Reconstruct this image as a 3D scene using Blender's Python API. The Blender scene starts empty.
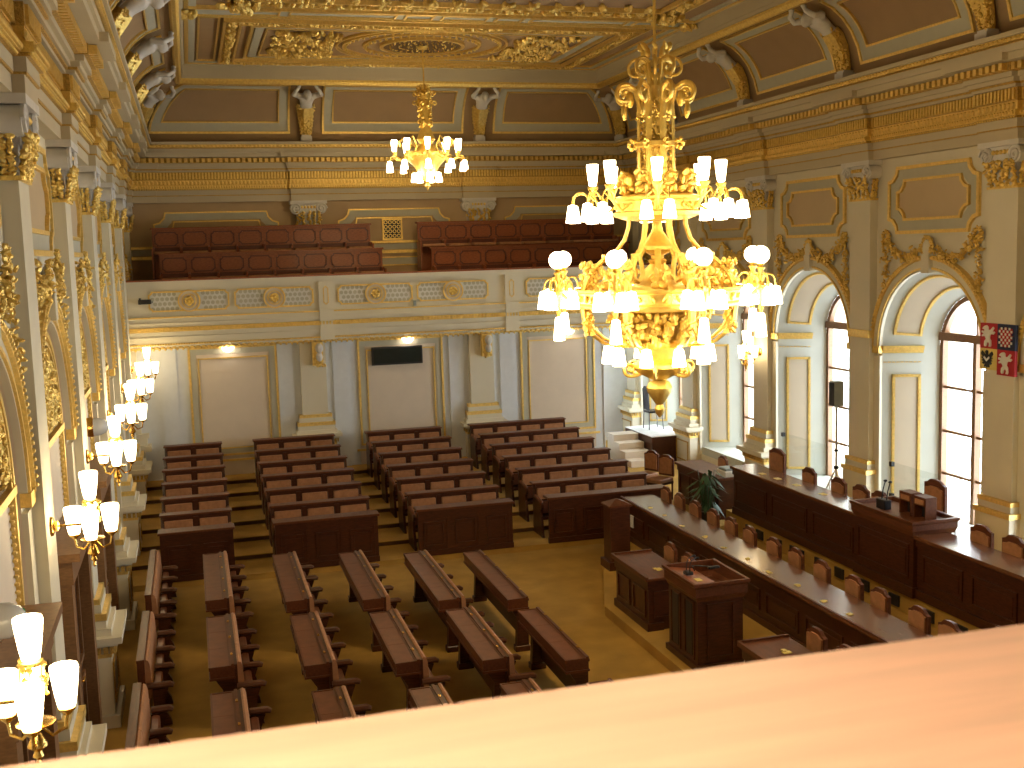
import bpy, math, random
from math import sin, cos, pi, sqrt, radians
from mathutils import Vector, Matrix
random.seed(7)
SC = bpy.context.scene
COL = SC.collection
# ------------------------------------------------------------------ room dimensions (metres)
XL, XR = -1.45, 11.75            # long walls
YF, YLOW, YN = 29.0, 26.15, -4.0  # upper far wall, wall under the gallery, near wall
PIL = [6.8, 10.5, 14.2, 17.9, 21.6, 25.3]
BAY = [8.65, 12.35, 16.05, 19.75, 23.45, 27.15]
XC = 5.15
# ------------------------------------------------------------------ materials
MATS = {}
def mat(name, col, rough=.6, metal=0., var=.08, scale=6., bump=0., bscale=40., coat=0., spec=.5, grain=None, emit=None, estr=0.):
    if name in MATS: return MATS[name]
    m = bpy.data.materials.new(name); m.use_nodes = True
    nt = m.node_tree; N = nt.nodes; L = nt.links
    b = N['Principled BSDF']
    b.inputs['Roughness'].default_value = rough
    b.inputs['Metallic'].default_value = metal; b.inputs['Specular IOR Level'].default_value = spec
    if coat: b.inputs['Coat Weight'].default_value = coat; b.inputs['Coat Roughness'].default_value = .12
    tc = N.new('ShaderNodeTexCoord')
    mp = N.new('ShaderNodeMapping'); L.new(tc.outputs['Object'], mp.inputs['Vector'])
    if grain: mp.inputs['Scale'].default_value = grain
    nz = N.new('ShaderNodeTexNoise'); nz.inputs['Scale'].default_value = scale; nz.inputs['Detail'].default_value = 5
    L.new(mp.outputs['Vector'], nz.inputs['Vector'])
    rp = N.new('ShaderNodeValToRGB')
    rp.color_ramp.elements[0].position = .3; rp.color_ramp.elements[1].position = .7
    rp.color_ramp.elements[0].color = tuple(c*(1-var) for c in col)+(1,)
    rp.color_ramp.elements[1].color = tuple(min(1, c*(1+var)) for c in col)+(1,)
    L.new(nz.outputs['Fac'], rp.inputs['Fac']); L.new(rp.outputs['Color'], b.inputs['Base Color'])
    if bump:
        n2 = N.new('ShaderNodeTexNoise'); n2.inputs['Scale'].default_value = bscale; n2.inputs['Detail'].default_value = 3
        L.new(tc.outputs['Object'], n2.inputs['Vector'])
        bp = N.new('ShaderNodeBump'); bp.inputs['Strength'].default_value = bump; bp.inputs['Distance'].default_value = .02
        L.new(n2.outputs['Fac'], bp.inputs['Height']); L.new(bp.outputs['Normal'], b.inputs['Normal'])
    if emit:
        b.inputs['Emission Color'].default_value = emit+(1,); b.inputs['Emission Strength'].default_value = estr
    MATS[name] = m
    return m
CREAM = mat('painted_cream', (.78,.71,.54), .55, var=.03, scale=2)
REVW = mat('reveal_white', (.56,.57,.50), .55, var=.03, scale=2)
REVP = mat('reveal_panel_tan', (.58,.49,.36), .6, var=.03, scale=2)
PANU = mat('upper_panel_tan', (.62,.47,.28), .6, var=.03, scale=2)
CORN = mat('painted_cornice', (.60,.51,.34), .6, var=.03, scale=2)
WHITE = mat('painted_white', (.78,.76,.70), .5, var=.03, scale=2)
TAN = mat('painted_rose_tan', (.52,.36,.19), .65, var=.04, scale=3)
PANEL = mat('painted_pale_tan', (.78,.66,.52), .65, var=.03, scale=3)
GREYG = mat('painted_grey_green', (.54,.51,.39), .6, var=.03)
BLUEG = mat('painted_pale_grey', (.76,.78,.80), .6, var=.03)
STONE = mat('statue_plaster', (.72,.68,.62), .6, var=.06)
COVET = mat('painted_cove_tan', (.40,.26,.13), .65, var=.04, scale=3)
CHAND = mat('chandelier_gilding', (.97,.66,.17), .36, .72, var=.1, scale=20, bump=.35, bscale=60)
GOLD = mat('gilding', (.95,.66,.20), .40, .8, var=.15, scale=20, bump=.5, bscale=60)
GOLDL = mat('gilded_line', (.90,.64,.20), .42, .7, var=.12, scale=25, bump=.3, bscale=90)
GOLDD = mat('dull_gilding', (.58,.36,.09), .5, .6, var=.3, scale=30, bump=.6, bscale=80)
LATT = mat('gilded_lattice_ground', (.17,.10,.035), .6, .3, var=.3, scale=30)
BRASS = mat('polished_brass', (.90,.58,.16), .2, 1., var=.08, scale=12, bump=.15, bscale=50)
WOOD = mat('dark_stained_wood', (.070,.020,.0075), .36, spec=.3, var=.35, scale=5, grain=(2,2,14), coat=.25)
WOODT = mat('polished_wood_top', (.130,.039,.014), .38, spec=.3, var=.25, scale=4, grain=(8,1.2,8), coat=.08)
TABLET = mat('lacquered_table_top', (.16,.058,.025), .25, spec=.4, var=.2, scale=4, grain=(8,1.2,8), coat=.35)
LEATHA = mat('dark_arm_leather', (.125,.045,.02), .4, spec=.3, var=.15, scale=9)
WOODRD = mat('dark_gallery_wood', (.13,.035,.014), .45, var=.2, scale=5, grain=(3,3,12))
WOODR = mat('reddish_gallery_wood', (.29,.078,.022), .42, var=.25, scale=5, grain=(3,3,12), coat=.15)
WOODB = mat('window_brown_wood', (.25,.125,.05), .45, var=.2, scale=6, grain=(3,3,10))
RAILW = mat('varnished_rail_wood', (.85,.47,.27), .5, spec=.3, var=.10, scale=4, grain=(1.2,14,10))
LEATH = mat('tan_leather', (.44,.205,.095), .45, spec=.3, var=.15, scale=12, bump=.12, bscale=30)
LEATHD = mat('brown_leather_top', (.175,.06,.027), .36, spec=.3, var=.15, scale=9)
CARPET = mat('ochre_carpet', (.50,.29,.055), .95, var=.14, scale=2.2, bump=.4, bscale=220)
BLACK = mat('black_plastic', (.012,.012,.014), .4)
GREYP = mat('grey_plastic', (.30,.34,.32), .45)
WPAPER = mat('white_paper', (.8,.78,.72), .7)
SILVER = mat('silver_metal', (.75,.75,.76), .3, .9)
YELL = mat('gilt_paper', (.80,.62,.18), .5)
RED = mat('red_cloth', (.46,.025,.035), .8)
NAVY = mat('navy_cloth', (.02,.03,.08), .8)
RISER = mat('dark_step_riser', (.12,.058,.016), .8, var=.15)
LEAF = mat('green_leaf', (.035,.09,.03), .5, var=.3)
GREEN = mat('green_mark', (.05,.35,.12), .5)
STEELB = mat('blackened_metal', (.05,.05,.055), .35, .7)
STAGEW = mat('white_stage_cloth', (.80,.80,.78), .8)
LAMP = (1., .78, .44)
def glow(name, strength, col=LAMP):
    m = mat(name, (.9,.87,.8), .3, emit=col, estr=strength); return m
SHADE = glow('lit_opal_glass', 13.)
SHADEW = glow('lit_sconce_glass', 9.)
SPOT = glow('lit_downlight', 6., (1,.86,.68))
BULB = glow('added_lamp_bulb', 760., (1,.90,.76))  # very strong bulb of the lamp added to brighten the rail
DOME = mat('unlit_white_dome', (.7,.7,.68), .2)
def glassmat():
    m = bpy.data.materials.new('window_glass'); m.use_nodes = True
    nt = m.node_tree; nt.nodes.clear()
    o = nt.nodes.new('ShaderNodeOutputMaterial'); mx = nt.nodes.new('ShaderNodeMixShader')
    t = nt.nodes.new('ShaderNodeBsdfTransparent'); g = nt.nodes.new('ShaderNodeBsdfGlossy')
    g.inputs['Roughness'].default_value = .02; mx.inputs['Fac'].default_value = .06
    t.inputs['Color'].default_value = (.97,.98,.97,1)
    nt.links.new(t.outputs[0], mx.inputs[1]); nt.links.new(g.outputs[0], mx.inputs[2]); nt.links.new(mx.outputs[0], o.inputs[0])
    return m
GLASS = glassmat()
# ------------------------------------------------------------------ mesh builder
class MB:
    def __init__(s, T=None): s.v=[]; s.f=[]; s.T=T
    def add(s, vs, fs):
        n=len(s.v); T=s.T
        s.v += [T(*p) for p in vs] if T else [tuple(p) for p in vs]
        s.f += [tuple(i+n for i in f) for f in fs]; return s
    def box(s, x0,x1,y0,y1,z0,z1):
        return s.add([(x0,y0,z0),(x1,y0,z0),(x1,y1,z0),(x0,y1,z0),(x0,y0,z1),(x1,y0,z1),(x1,y1,z1),(x0,y1,z1)],
              [(3,2,1,0),(4,5,6,7),(0,1,5,4),(1,2,6,5),(2,3,7,6),(3,0,4,7)])
    def bbox(s, x0,x1,y0,y1,z0,z1,b=.01):   # box with chamfered upper and vertical edges
        A=lambda e,z:[(x0+e,y0,z),(x1-e,y0,z),(x1,y0+e,z),(x1,y1-e,z),(x1-e,y1,z),(x0+e,y1,z),(x0,y1-e,z),(x0,y0+e,z)]
        B=[(x0+b,y0+b,z1)]*0
        top=[(x0+2*b,y0+b,z1),(x1-2*b,y0+b,z1),(x1-b,y0+2*b,z1),(x1-b,y1-2*b,z1),(x1-2*b,y1-b,z1),(x0+2*b,y1-b,z1),(x0+b,y1-2*b,z1),(x0+b,y0+2*b,z1)]
        return s.loft([A(b,z0),A(b,z1-b),top],caps=True)
    def loft(s, rings, caps=True, closed=True):
        n=len(rings[0]); vs=[p for r in rings for p in r]; fs=[]
        m = n if closed else n-1
        for i in range(len(rings)-1):
            for j in range(m):
                k=(j+1)%n
                fs.append((i*n+j,i*n+k,(i+1)*n+k,(i+1)*n+j))
        if caps and closed:
            fs.append(tuple(range(n-1,-1,-1))); fs.append(tuple((len(rings)-1)*n+j for j in range(n)))
        return s.add(vs,fs)
    def lathe(s, prof, n=16, c=(0,0,0), caps=True, a0=0., a1=2*pi):
        full = abs(a1-a0-2*pi)<1e-6
        m = n if full else n+1
        rings=[[(c[0]+r*cos(a0+(a1-a0)*j/n), c[1]+r*sin(a0+(a1-a0)*j/n), c[2]+z) for j in range(m)] for r,z in prof]
        return s.loft(rings,caps=caps,closed=full)
    def tube(s, pts, r, n=8, caps=True, flat=None):
        P=[Vector(p) for p in pts]; k=len(P); rs=r if isinstance(r,(list,tuple)) else [r]*k
        rings=[]; prev=None
        for i in range(k):
            d=(P[min(i+1,k-1)]-P[max(i-1,0)])
            if d.length<1e-9: d=Vector((0,0,1))
            d.normalize()
            if prev is None:
                a=Vector((0,0,1)) if abs(d.z)<.9 else Vector((1,0,0))
                u=d.cross(a).normalized()
            else:
                u=(prev-d*prev.dot(d))
                u = u.normalized() if u.length>1e-6 else d.orthogonal().normalized()
            prev=u; w=d.cross(u)
            fx,fy=(1,1) if flat is None else flat
            rings.append([tuple(P[i]+u*(cos(2*pi*j/n)*rs[i]*fx)+w*(sin(2*pi*j/n)*rs[i]*fy)) for j in range(n)])
        return s.loft(rings,caps=caps)
    def ell(s, c, r, nu=8, nv=5, M=None):
        if not isinstance(r,(tuple,list)): r=(r,r,r)
        vs=[];fs=[]
        pts=[(0,0,-1)]
        for i in range(1,nv):
            t=-pi/2+pi*i/nv
            for j in range(nu): pts.append((cos(t)*cos(2*pi*j/nu),cos(t)*sin(2*pi*j/nu),sin(t)))
        pts.append((0,0,1))
        for p in pts:
            q=Vector((p[0]*r[0],p[1]*r[1],p[2]*r[2]))
            if M is not None: q=M@q
            vs.append((c[0]+q.x,c[1]+q.y,c[2]+q.z))
        for j in range(nu):
            fs.append((0,1+(j+1)%nu,1+j))
            fs.append((len(pts)-1,1+(nv-2)*nu+j,1+(nv-2)*nu+(j+1)%nu))
        for i in range(nv-2):
            for j in range(nu):
                a=1+i*nu+j;b=1+i*nu+(j+1)%nu
                fs.append((a,b,b+nu,a+nu))
        return s.add(vs,fs)
    def blob(s, c, size, flat=(1.,.45,.6)):
        e=Matrix.Rotation(random.uniform(0,6.3),3,'X')@Matrix.Rotation(random.uniform(0,6.3),3,'Y')@Matrix.Rotation(random.uniform(0,6.3),3,'Z')
        return s.ell(c,(size*flat[0],size*flat[1],size*flat[2]),6,4,e)
    def prism(s, poly, a, b):          # polygon in first two coordinates, extruded along the third
        return s.loft([[(p[0],p[1],a) for p in poly],[(p[0],p[1],b) for p in poly]])
    def ribbon(s, pts, width, w0, w1, closed=True, sub=1):
        """mitred moulding following a polygon in the (u,v) plane, width to the left of travel, from depth w0 to w1"""
        n=len(pts); P=[Vector((p[0],p[1])) for p in pts]; inn=[]
        for i in range(n):
            a=P[i-1] if (closed or i>0) else P[i]-(P[i+1]-P[i]); b=P[i]; c=P[(i+1)%n] if (closed or i<n-1) else P[i]+(P[i]-P[i-1])
            d1=(b-a).normalized(); d2=(c-b).normalized()
            n1=Vector((-d1.y,d1.x)); n2=Vector((-d2.y,d2.x)); m=(n1+n2)
            if m.length<1e-6: m=n1.copy()
            m.normalize(); k=width/max(.35,m.dot(n1)); inn.append(b+m*k)
        seq=[]
        rng=range(n if closed else n-1)
        for i in rng:
            j=(i+1)%n
            for q in range(sub):
                t=q/sub; seq.append((P[i].lerp(P[j],t),inn[i].lerp(inn[j],t)))
        if not closed: seq.append((P[-1],inn[-1]))
        rings=[[(o.x,o.y,w0),(o.x,o.y,w1),(i.x,i.y,w1),(i.x,i.y,w0)] for o,i in seq]
        if closed: rings.append(rings[0])
        return s.loft(rings,caps=not closed)
    def build(s, name, m, parent=None, loc=None, smooth=.6):
        me=bpy.data.meshes.new(name); me.from_pydata(s.v,[],s.f); me.update()
        if smooth:
            me.polygons.foreach_set('use_smooth',[True]*len(me.polygons)); me.set_sharp_from_angle(angle=smooth)
        me.materials.append(m)
        return put(name,me,parent,loc)
def put(name, me, parent=None, loc=None, rot=None, scl=None):
    o=bpy.data.objects.new(name,me); COL.objects.link(o)
    if loc is not None: o.location=loc
    if rot is not None: o.rotation_euler=rot
    if scl is not None: o.scale=scl
    if parent is not None: o.parent=parent
    return o
def tag(o, label, cat, group=None, kind=None):
    if label: o['label']=label
    if cat: o['category']=cat
    if group: o['group']=group
    if kind: o['kind']=kind
    return o
def thing(name, label, cat, loc=(0,0,0), rz=0., group=None):
    o=bpy.data.objects.new(name,None); COL.objects.link(o); o.location=loc; o.rotation_euler=(0,0,rz); o.empty_display_size=.1
    return tag(o,label,cat,group)
def struct(name, loc=(0,0,0)):
    o=bpy.data.objects.new(name,None); COL.objects.link(o); o.location=loc; o['kind']='structure'; return o
def dup(root, loc, rz=None, label=None, group=None):
    r=root.copy(); COL.objects.link(r); r.location=loc
    if rz is not None: r.rotation_euler=(0,0,rz)
    if label: r['label']=label
    if group: r['group']=group
    for ch in list(root.children):
        c=ch.copy(); COL.objects.link(c); c.parent=r
        for g in list(ch.children):
            d=g.copy(); COL.objects.link(d); d.parent=c
    return r
ORD=['','first','second','third','fourth','fifth','sixth','seventh','eighth','ninth','tenth','eleventh','twelfth','thirteenth','fourteenth']
# wall frames: (u along the wall, v up, w out from the wall)
TR=lambda u,v,w:(XR-w,u,v)
TL=lambda u,v,w:(XL+w,u,v)
TF=lambda u,v,w:(u,YF-w,v)
TW=lambda u,v,w:(u,YLOW-w,v)
def arch(cy, half, spring, z0, n=20, rise=None):
    """points of an arched outline from the foot at cy-half over the top to the foot at cy+half"""
    rise = half if rise is None else rise
    p=[(cy-half,z0)]
    p+=[(cy-half*cos(pi*i/n), spring+rise*sin(pi*i/n)) for i in range(n+1)]
    p.append((cy+half,z0)); return p
def notch(u0,u1,v0,v1,c=.2):
    """rectangle with concave cut corners, anticlockwise"""
    p=[]
    for cx,cy,a in ((u1,v0,pi),(u1,v1,-pi/2),(u0,v1,0),(u0,v0,pi/2)):
        for i in range(4):
            t=a-(pi/2)*i/3
            p.append((cx+c*cos(t),cy+c*sin(t)))
    return p
def rect(u0,u1,v0,v1): return [(u0,v0),(u1,v0),(u1,v1),(u0,v1)]
# ================================================================== SETTING
ZT=8.3
SPR, HALF = 3.61, 1.36
# ---- floor with tiers and dais
floor=struct('floor')
MB().box(XL-.2,XR+.3,YN,30.0,-.2,0).build('floor_slab',CARPET,floor,smooth=0)
TZ=[.10]+[.10+.085*i for i in range(1,8)]
TY=[19.45+1.0*i for i in range(7)]
for i in range(7):
    y1=TY[i+1]+.02 if i<6 else 29.6
    xr = 9.05
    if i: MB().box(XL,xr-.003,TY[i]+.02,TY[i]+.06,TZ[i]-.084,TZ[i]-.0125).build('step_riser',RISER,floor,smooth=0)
    m=MB()
    if i==0: m.box(XL,xr,TY[i]+.01,y1+.02,.0,TZ[i]-.012)
    m.box(XL,xr,TY[i],y1,TZ[i]-.012,TZ[i]); m.build('tier_step',CARPET,floor,smooth=0)
MB().box(9.06,11.75,20.9,29.3,0,.15).build('tier_step',CARPET,floor,smooth=0)
m=MB(); dz=[(5.72,-2),(9.62,-2),(9.62,20.9),(9.05,20.9),(9.05,19.4),(6.95,18.9),(5.72,15.5)]
m.prism(dz,0,.15); m.build('dais',CARPET,floor,smooth=0)
m=MB(); m.box(9.63,XR+.3,-2,19.3,0,.45); m.build('dais_platform',CARPET,floor,smooth=0)
# black floor sockets in the riser of the platform
for y in [19.0,18.35,17.95,17.3,16.75,16.55,15.95,15.35,14.65,13.9,13.1,12.4,11.7,11.0]:
    MB().box(9.60,9.635,y-.12,y+.12,.20,.36).build('riser_socket',BLACK,floor,smooth=0)
# ---- wall_right with splayed window reveals
wr=struct('wall_right'); BW=[4.95]+BAY
edges=[3.1]+PIL+[29.3]
m=MB(TR)
def hole_wall(m,u0,u1,c,half,spring,zb,zt,rise=None,n=24):
    a=arch(c,half,spring,zb,n,rise)
    m.add([(u0,zb,0),(a[0][0],zb,0),(a[0][0],zt,0),(u0,zt,0)],[(0,1,2,3)])
    m.add([(u1,zb,0),(a[-1][0],zb,0),(a[-1][0],zt,0),(u1,zt,0)],[(0,1,2,3)])
    for p,q in zip(a[1:-1],a[2:-1]):
        m.add([(p[0],p[1],0),(q[0],q[1],0),(q[0],zt,0),(p[0],zt,0)],[(0,1,2,3)])
for k,c in enumerate(BW): hole_wall(m,edges[k],edges[k+1],c,HALF,SPR,.45,ZT)
m.add([(YN,0,0),(3.1,0,0),(3.1,ZT,0),(YN,ZT,0)],[(0,1,2,3)])
m.add([(3.1,0,0),(29.3,0,0),(29.3,.45,0),(3.1,.45,0)],[(0,1,2,3)])
m.build('wall_face',CREAM,wr,smooth=0)
WX, WHALF, WSPR = 12.62-XR, .93, 3.61
def rev(c,s,t,off=0.):
    """point of the splayed reveal; s runs along the arch 0..1 (foot, arch, foot), t from room side to window side"""
    L1=SPR-.45; La=pi*HALF; tot=2*L1+La; d=s*tot
    h=HALF+(WHALF-HALF)*t-off
    if d<L1: p=(c+h,.45+d)
    elif d<L1+La:
        a=(d-L1)/HALF; p=(c+h*cos(a),SPR+h*sin(a))
    else: p=(c-h,.45+tot-d)
    return (p[0],p[1],-WX*t)
SS=lambda z:(z-.45)/(2*(SPR-.45)+pi*HALF)
for k,c in enumerate(BW):
    S=sorted(set([0,SS(SPR),1-SS(SPR),1]+[SS(SPR)+(1-2*SS(SPR))*i/28 for i in range(29)]))
    R=lambda p,c=c:TR(*rev(c,p[0],p[1],p[2]))
    m=MB()
    rings=[[R((s,t,0)) for t in (0,.25,.5,.75,1)] for s in S]
    m.loft(rings,caps=False,closed=False); m.build('window_reveal',REVW,wr)
    vis = c>12
    if not vis: continue
    pn=MB(); gd=MB(); dash=MB()
    sa0=SS(SPR)+.022; sa1=1-sa0
    for (s0,s1,n) in ((SS(.75),SS(3.12),2),(sa0,sa1,26),(1-SS(3.12),1-SS(.75),2)):
        pn.loft([[R((s0+(s1-s0)*i/n,t,.004)) for t in (.2,.64)] for i in range(n+1)],caps=False,closed=False)
        for t0,t1 in ((.17,.215),(.62,.665)):
            gd.loft([[R((s0+(s1-s0)*i/n,t0,0)),R((s0+(s1-s0)*i/n,t0,.03)),R((s0+(s1-s0)*i/n,t1,.03)),R((s0+(s1-s0)*i/n,t1,0))] for i in range(n+1)],caps=True)
        ds=.0045
        for se in (s0,s1-ds):
            gd.loft([[R((se,t,0)),R((se,t,.03)),R((se+ds,t,.03)),R((se+ds,t,0))] for t in (.17,.665)],caps=True)
    for z in (3.52,):
        for side in (0,1):
            f=(lambda s:s) if side==0 else (lambda s:1-s)
            for za,zb_,o in ((3.50,3.56,.035),(3.56,3.63,.06)):
                gd.loft([[R((f(SS(za)),t,0)),R((f(SS(za)),t,o)),R((f(SS(zb_)),t,o)),R((f(SS(zb_)),t,0))] for t in (-.02,.7)],caps=True)
            for i in range(9):
                t0=.02+i*.075
                dash.loft([[R((f(SS(3.33)),t,0)),R((f(SS(3.33)),t,.012)),R((f(SS(3.345)),t,.012)),R((f(SS(3.345)),t,0))] for t in (t0,t0+.05)],caps=True)
    pn.build('reveal_panel',REVP,wr); gd.build('reveal_gilding',GOLDL,wr,smooth=.4); dash.build('reveal_gilding',GOLDL,wr,smooth=0)
# ---- windows
def make_window(n,c,full):
    w=struct('window_%d'%n)
    T=lambda u,v,q:(XR+WX+.06-q,u,v)
    fr=MB(T); a=arch(c,WHALF,WSPR,.5,20)
    fr.ribbon(list(reversed(a)),.085,-.05,.06,closed=False)
    fr.box(c-WHALF,c+WHALF,.5,.62,-.05,.07); fr.box(c-WHALF,c+WHALF,3.72,3.86,-.05,.09)
    fr.box(c-.045,c+.045,.6,3.75,-.05,.075)
    fr.build('window_frame',WOODB,w,smooth=.4)
    br=MB(T)
    for z in (1.36,2.12,2.90): br.box(c-WHALF+.06,c+WHALF-.06,z-.022,z+.022,-.02,.035)
    br.box(c-.02,c+.02,3.86,WSPR+WHALF-.05,-.02,.035)
    
    br.build('glazing_bar',WOODB,w,smooth=0)
    g=MB(T); poly=arch(c,WHALF-.05,WSPR,.55,20); g.add([(p[0],p[1],0) for p in poly],[tuple(range(len(poly)))]); g.build('pane',GLASS,w,smooth=0)
    # outer masonry reveal of the thick wall
    o=MB(T); a=arch(c,WHALF+.01,WSPR,.3,20); b=arch(c,WHALF-.06,WSPR,.3,20)
    o.loft([[(p[0],p[1],-.06) for p in a],[(p[0],p[1],-.45) for p in a]],caps=False,closed=False)
    o.box(c-WHALF,c+WHALF,.28,.5,-.45,.0)
    o.build('outer_reveal',CREAM,w)
    o=MB(); o.box(XR+.02,XR+WX+.02,c-HALF,c+HALF,.2,.62); o.build('window_sill',REVW,w,smooth=0)
    l=bpy.data.lights.new('window_portal','AREA'); l.shape='RECTANGLE'; l.size=1.86; l.size_y=4.1
    try: l.cycles.is_portal=True
    except Exception: pass
    lo=bpy.data.objects.new('window_portal',l); COL.objects.link(lo); lo.location=(XR+WX+.55,c,2.5); lo.rotation_euler=(pi/2,0,pi/2); lo.parent=w
for k,c in enumerate(BW): make_window(k+1,c,c>12)
# ---- wall_left with blind arches
wl=struct('wall_left'); m=MB(TL)
NH=1.30; NS=3.62
bl=[c for c in BAY if c<29]
eL=PIL+[29.3]
for k,c in enumerate(bl): hole_wall(m,eL[k],eL[k+1],c,NH,NS,0,ZT)
m.add([(YN,0,0),(6.8,0,0),(6.8,ZT,0),(YN,ZT,0)],[(0,1,2,3)])
m.build('wall_face',CREAM,wl,smooth=0)
ND=-.05
for c in bl:
    m=MB(TL); a=arch(c,NH,NS,0,24)
    m.loft([[(p[0],p[1],0) for p in a],[(p[0],p[1],ND) for p in a]],caps=False,closed=False)
    m.add([(p[0],p[1],ND) for p in a],[tuple(range(len(a)))])
    m.build('niche',PANEL,wl)
# ---- near wall and lower near gallery (behind the camera)
wn=struct('wall_near'); MB().box(XL-.2,XR+.3,YN-.2,YN,0,ZT+1.8).build('wall_face',CREAM,wn,smooth=0)
wg=struct('wall_gallery_near'); m=MB(); m.box(XL,XR,YN,.50,3.5,3.95); m.box(XL,XR,.30,.50,3.95,5.13); m.build('gallery_slab',CREAM,wg,smooth=0)
# ---- wall_far: upper wall above the gallery, back wall of the window recess
wf=struct('wall_far')
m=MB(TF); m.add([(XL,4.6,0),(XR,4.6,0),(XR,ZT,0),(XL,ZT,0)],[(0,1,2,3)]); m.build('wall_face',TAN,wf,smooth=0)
m=MB(); m.add([(9.0,29.3,0),(XR+1.2,29.3,0),(XR+1.2,29.3,4.6),(9.0,29.3,4.6)],[(0,1,2,3)]); m.build('recess_back',BLUEG,wf,smooth=0)
# lower wall under the gallery
m=MB(TW); m.add([(XL,0,0),(9.75,0,0),(9.75,3.7,0),(XL,3.7,0)],[(0,1,2,3)])
m.add([(9.75,0,0),(9.75,3.7,0),(9.75,3.7,-3.2),(9.75,0,-3.2)],[(0,1,2,3)])
m.build('lower_wall',BLUEG,wf,smooth=0)
def lower_panel(u0,u1,v1):
    p=MB(TW); p.box(u0-.22,u1+.22,.6,v1+.25,0,.015); p.build('lower_panel',PANEL,wf,smooth=0)
    p=MB(TW); p.ribbon(rect(u0-.17,u1+.17,1.12,v1+.22),.14,0,.03); p.build('panel_border',GREYG,wf,smooth=0)
    g=MB(TW); g.ribbon(rect(u0-.20,u1+.20,1.06,v1+.25),.045,0,.05); g.ribbon(rect(u0,u1,1.22,v1),.03,0,.045)
    g.box(u0-.3,u1+.3,.93,.98,0,.05); g.build('panel_gilding',GOLDL,wf,smooth=0)
lower_panel(.08,1.62,3.30); lower_panel(3.86,5.48,3.30); lower_panel(7.80,9.30,3.33)
p=MB(TW)
for u in (-.55,2.0,3.25,6.0,7.25): p.box(u-.17,u+.17,.6,3.6,0,.05)
p.build('flat_strip',BLUEG,wf,smooth=0)
p=MB(TW); p.box(9.50,9.54,.6,3.6,0,.02); p.box(9.72,9.75,.6,3.6,0,.03); p.build('flat_strip',BLUEG,wf,smooth=0)
# upper wall mouldings
gp=MB(TF); bp=MB(TF); gr=MB(TF)
for u0,u1 in ((-.75,2.25),(3.72,6.62),(8.1,11.1)):
    gp.ribbon(notch(u0,u1,5.2,6.66,.28),.035,0,.04); gp.ribbon(notch(u0+.2,u1-.2,5.4,6.44,.28),.03,0,.035)
    gr.ribbon(notch(u0+.03,u1-.03,5.23,6.63,.28),.17,0,.02)
gp.box(XL,XR,5.78,5.84,0,.05); gp.box(XL,XR,5.52,5.60,0,.05)
gr.box(XL,XR,5.62,5.76,0,.02)
gp.build('panel_gilding',GOLDL,wf,smooth=0); gr.build('panel_border',GREYG,wf,smooth=0)
# ---- side wall ornament (both long walls share one design)
def leaves_along(mb,pts,spread,size,per,thick=.05):
    for (a,b) in zip(pts,pts[1:]):
        for i in range(per):
            t=random.random(); p=[a[k]+(b[k]-a[k])*t for k in range(3)]
            mb.blob((p[0]+random.gauss(0,spread),p[1]+random.gauss(0,spread),abs(p[2]+random.gauss(0,thick*.5))+.01),size*random.uniform(.6,1.2))
def bay_ornament(T,root,c,side):
    g=MB(T); gr=MB(T); tn=MB(T)
    u0,u1=c-1.18,c+1.18
    g.ribbon(notch(u0,u1,5.58,6.72,.24),.06,0,.05); g.ribbon(notch(u0+.24,u1-.24,5.80,6.50,.2),.045,0,.05)
    gr.ribbon(notch(u0+.05,u1-.05,5.63,6.67,.24),.17,0,.02)
    tn.add([(p[0],p[1],.008) for p in notch(u0+.26,u1-.26,5.82,6.48,.2)],[tuple(range(16))])
    gr.build('panel_border',GREYG,root,smooth=0); tn.build('upper_panel',PANU,root,smooth=0)
    # archivolt
    half=HALF if side=='R' else NH
    st=MB(T)
    st.ribbon(list(reversed(arch(c,half+.24,SPR,SPR-.02,26))),.24,0,.06,closed=False)
    st.build('archivolt',CREAM,root,smooth=.4)
    g.ribbon(list(reversed(arch(c,half+.25,SPR,SPR-.02,26))),.07,0,.10,closed=False)
    g.ribbon(list(reversed(arch(c,half+.06,SPR,SPR-.02,26))),.035,0,.085,closed=False)
    for i in range(64):      # beads on the archivolt
        a=pi*(i+.5)/64; r=half+.215
        g.ell((c+r*cos(a),SPR+r*sin(a),.10),.028,5,4)
    # impost blocks beside the arch
    for sgn in (-1,1):
        a,b=sorted((c+sgn*(half+.27),c+sgn*(half+.0)))
        st2=MB(T); st2.box(a,b,.45,SPR-.16,0,.05); st2.build('impost_strip',CREAM,root,smooth=0)
        g.box(a-.02,b+.02,3.50,3.62,0,.09)
    # festoon of gilded foliage with a cartouche on the keystone
    cl=MB(T)
    zt=5.35
    for sgn in (-1,1):
        pts=[(c+sgn*.12,zt,.08),(c+sgn*.42,zt-.15,.08),(c+sgn*.72,zt-.17,.08),(c+sgn*.98,zt-.02,.07),(c+sgn*1.18,zt+.13,.06)]
        leaves_along(cl,pts,.05,.045,34)
        leaves_along(cl,[(c+sgn*1.20,zt+.17,.06),(c+sgn*1.22,zt-.3,.05),(c+sgn*1.22,zt-.75,.05)],.042,.038,44)
        for i in range(22):
            a=2*pi*i/22; r=.07+.03*(i%2); cl.blob((c+sgn*1.19+r*cos(a),zt+.2+r*sin(a),.06),.04)
    for i in range(44):
        a=2*pi*i/44; cl.blob((c+.13*cos(a)*random.uniform(.8,1.1),zt+.02+.16*sin(a)*random.uniform(.8,1.1),.10),.045)
    cl.build('gilded_festoon',GOLD,root)
    ca=MB(T); ca.ell((c,zt-.02,.08),(.12,.17,.07),10,6); ca.box(c-.1,c+.1,zt-.42,zt-.1,0,.14); ca.build('keystone',CREAM,root)
    g.build('panel_gilding',GOLDL,root,smooth=.4)
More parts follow.
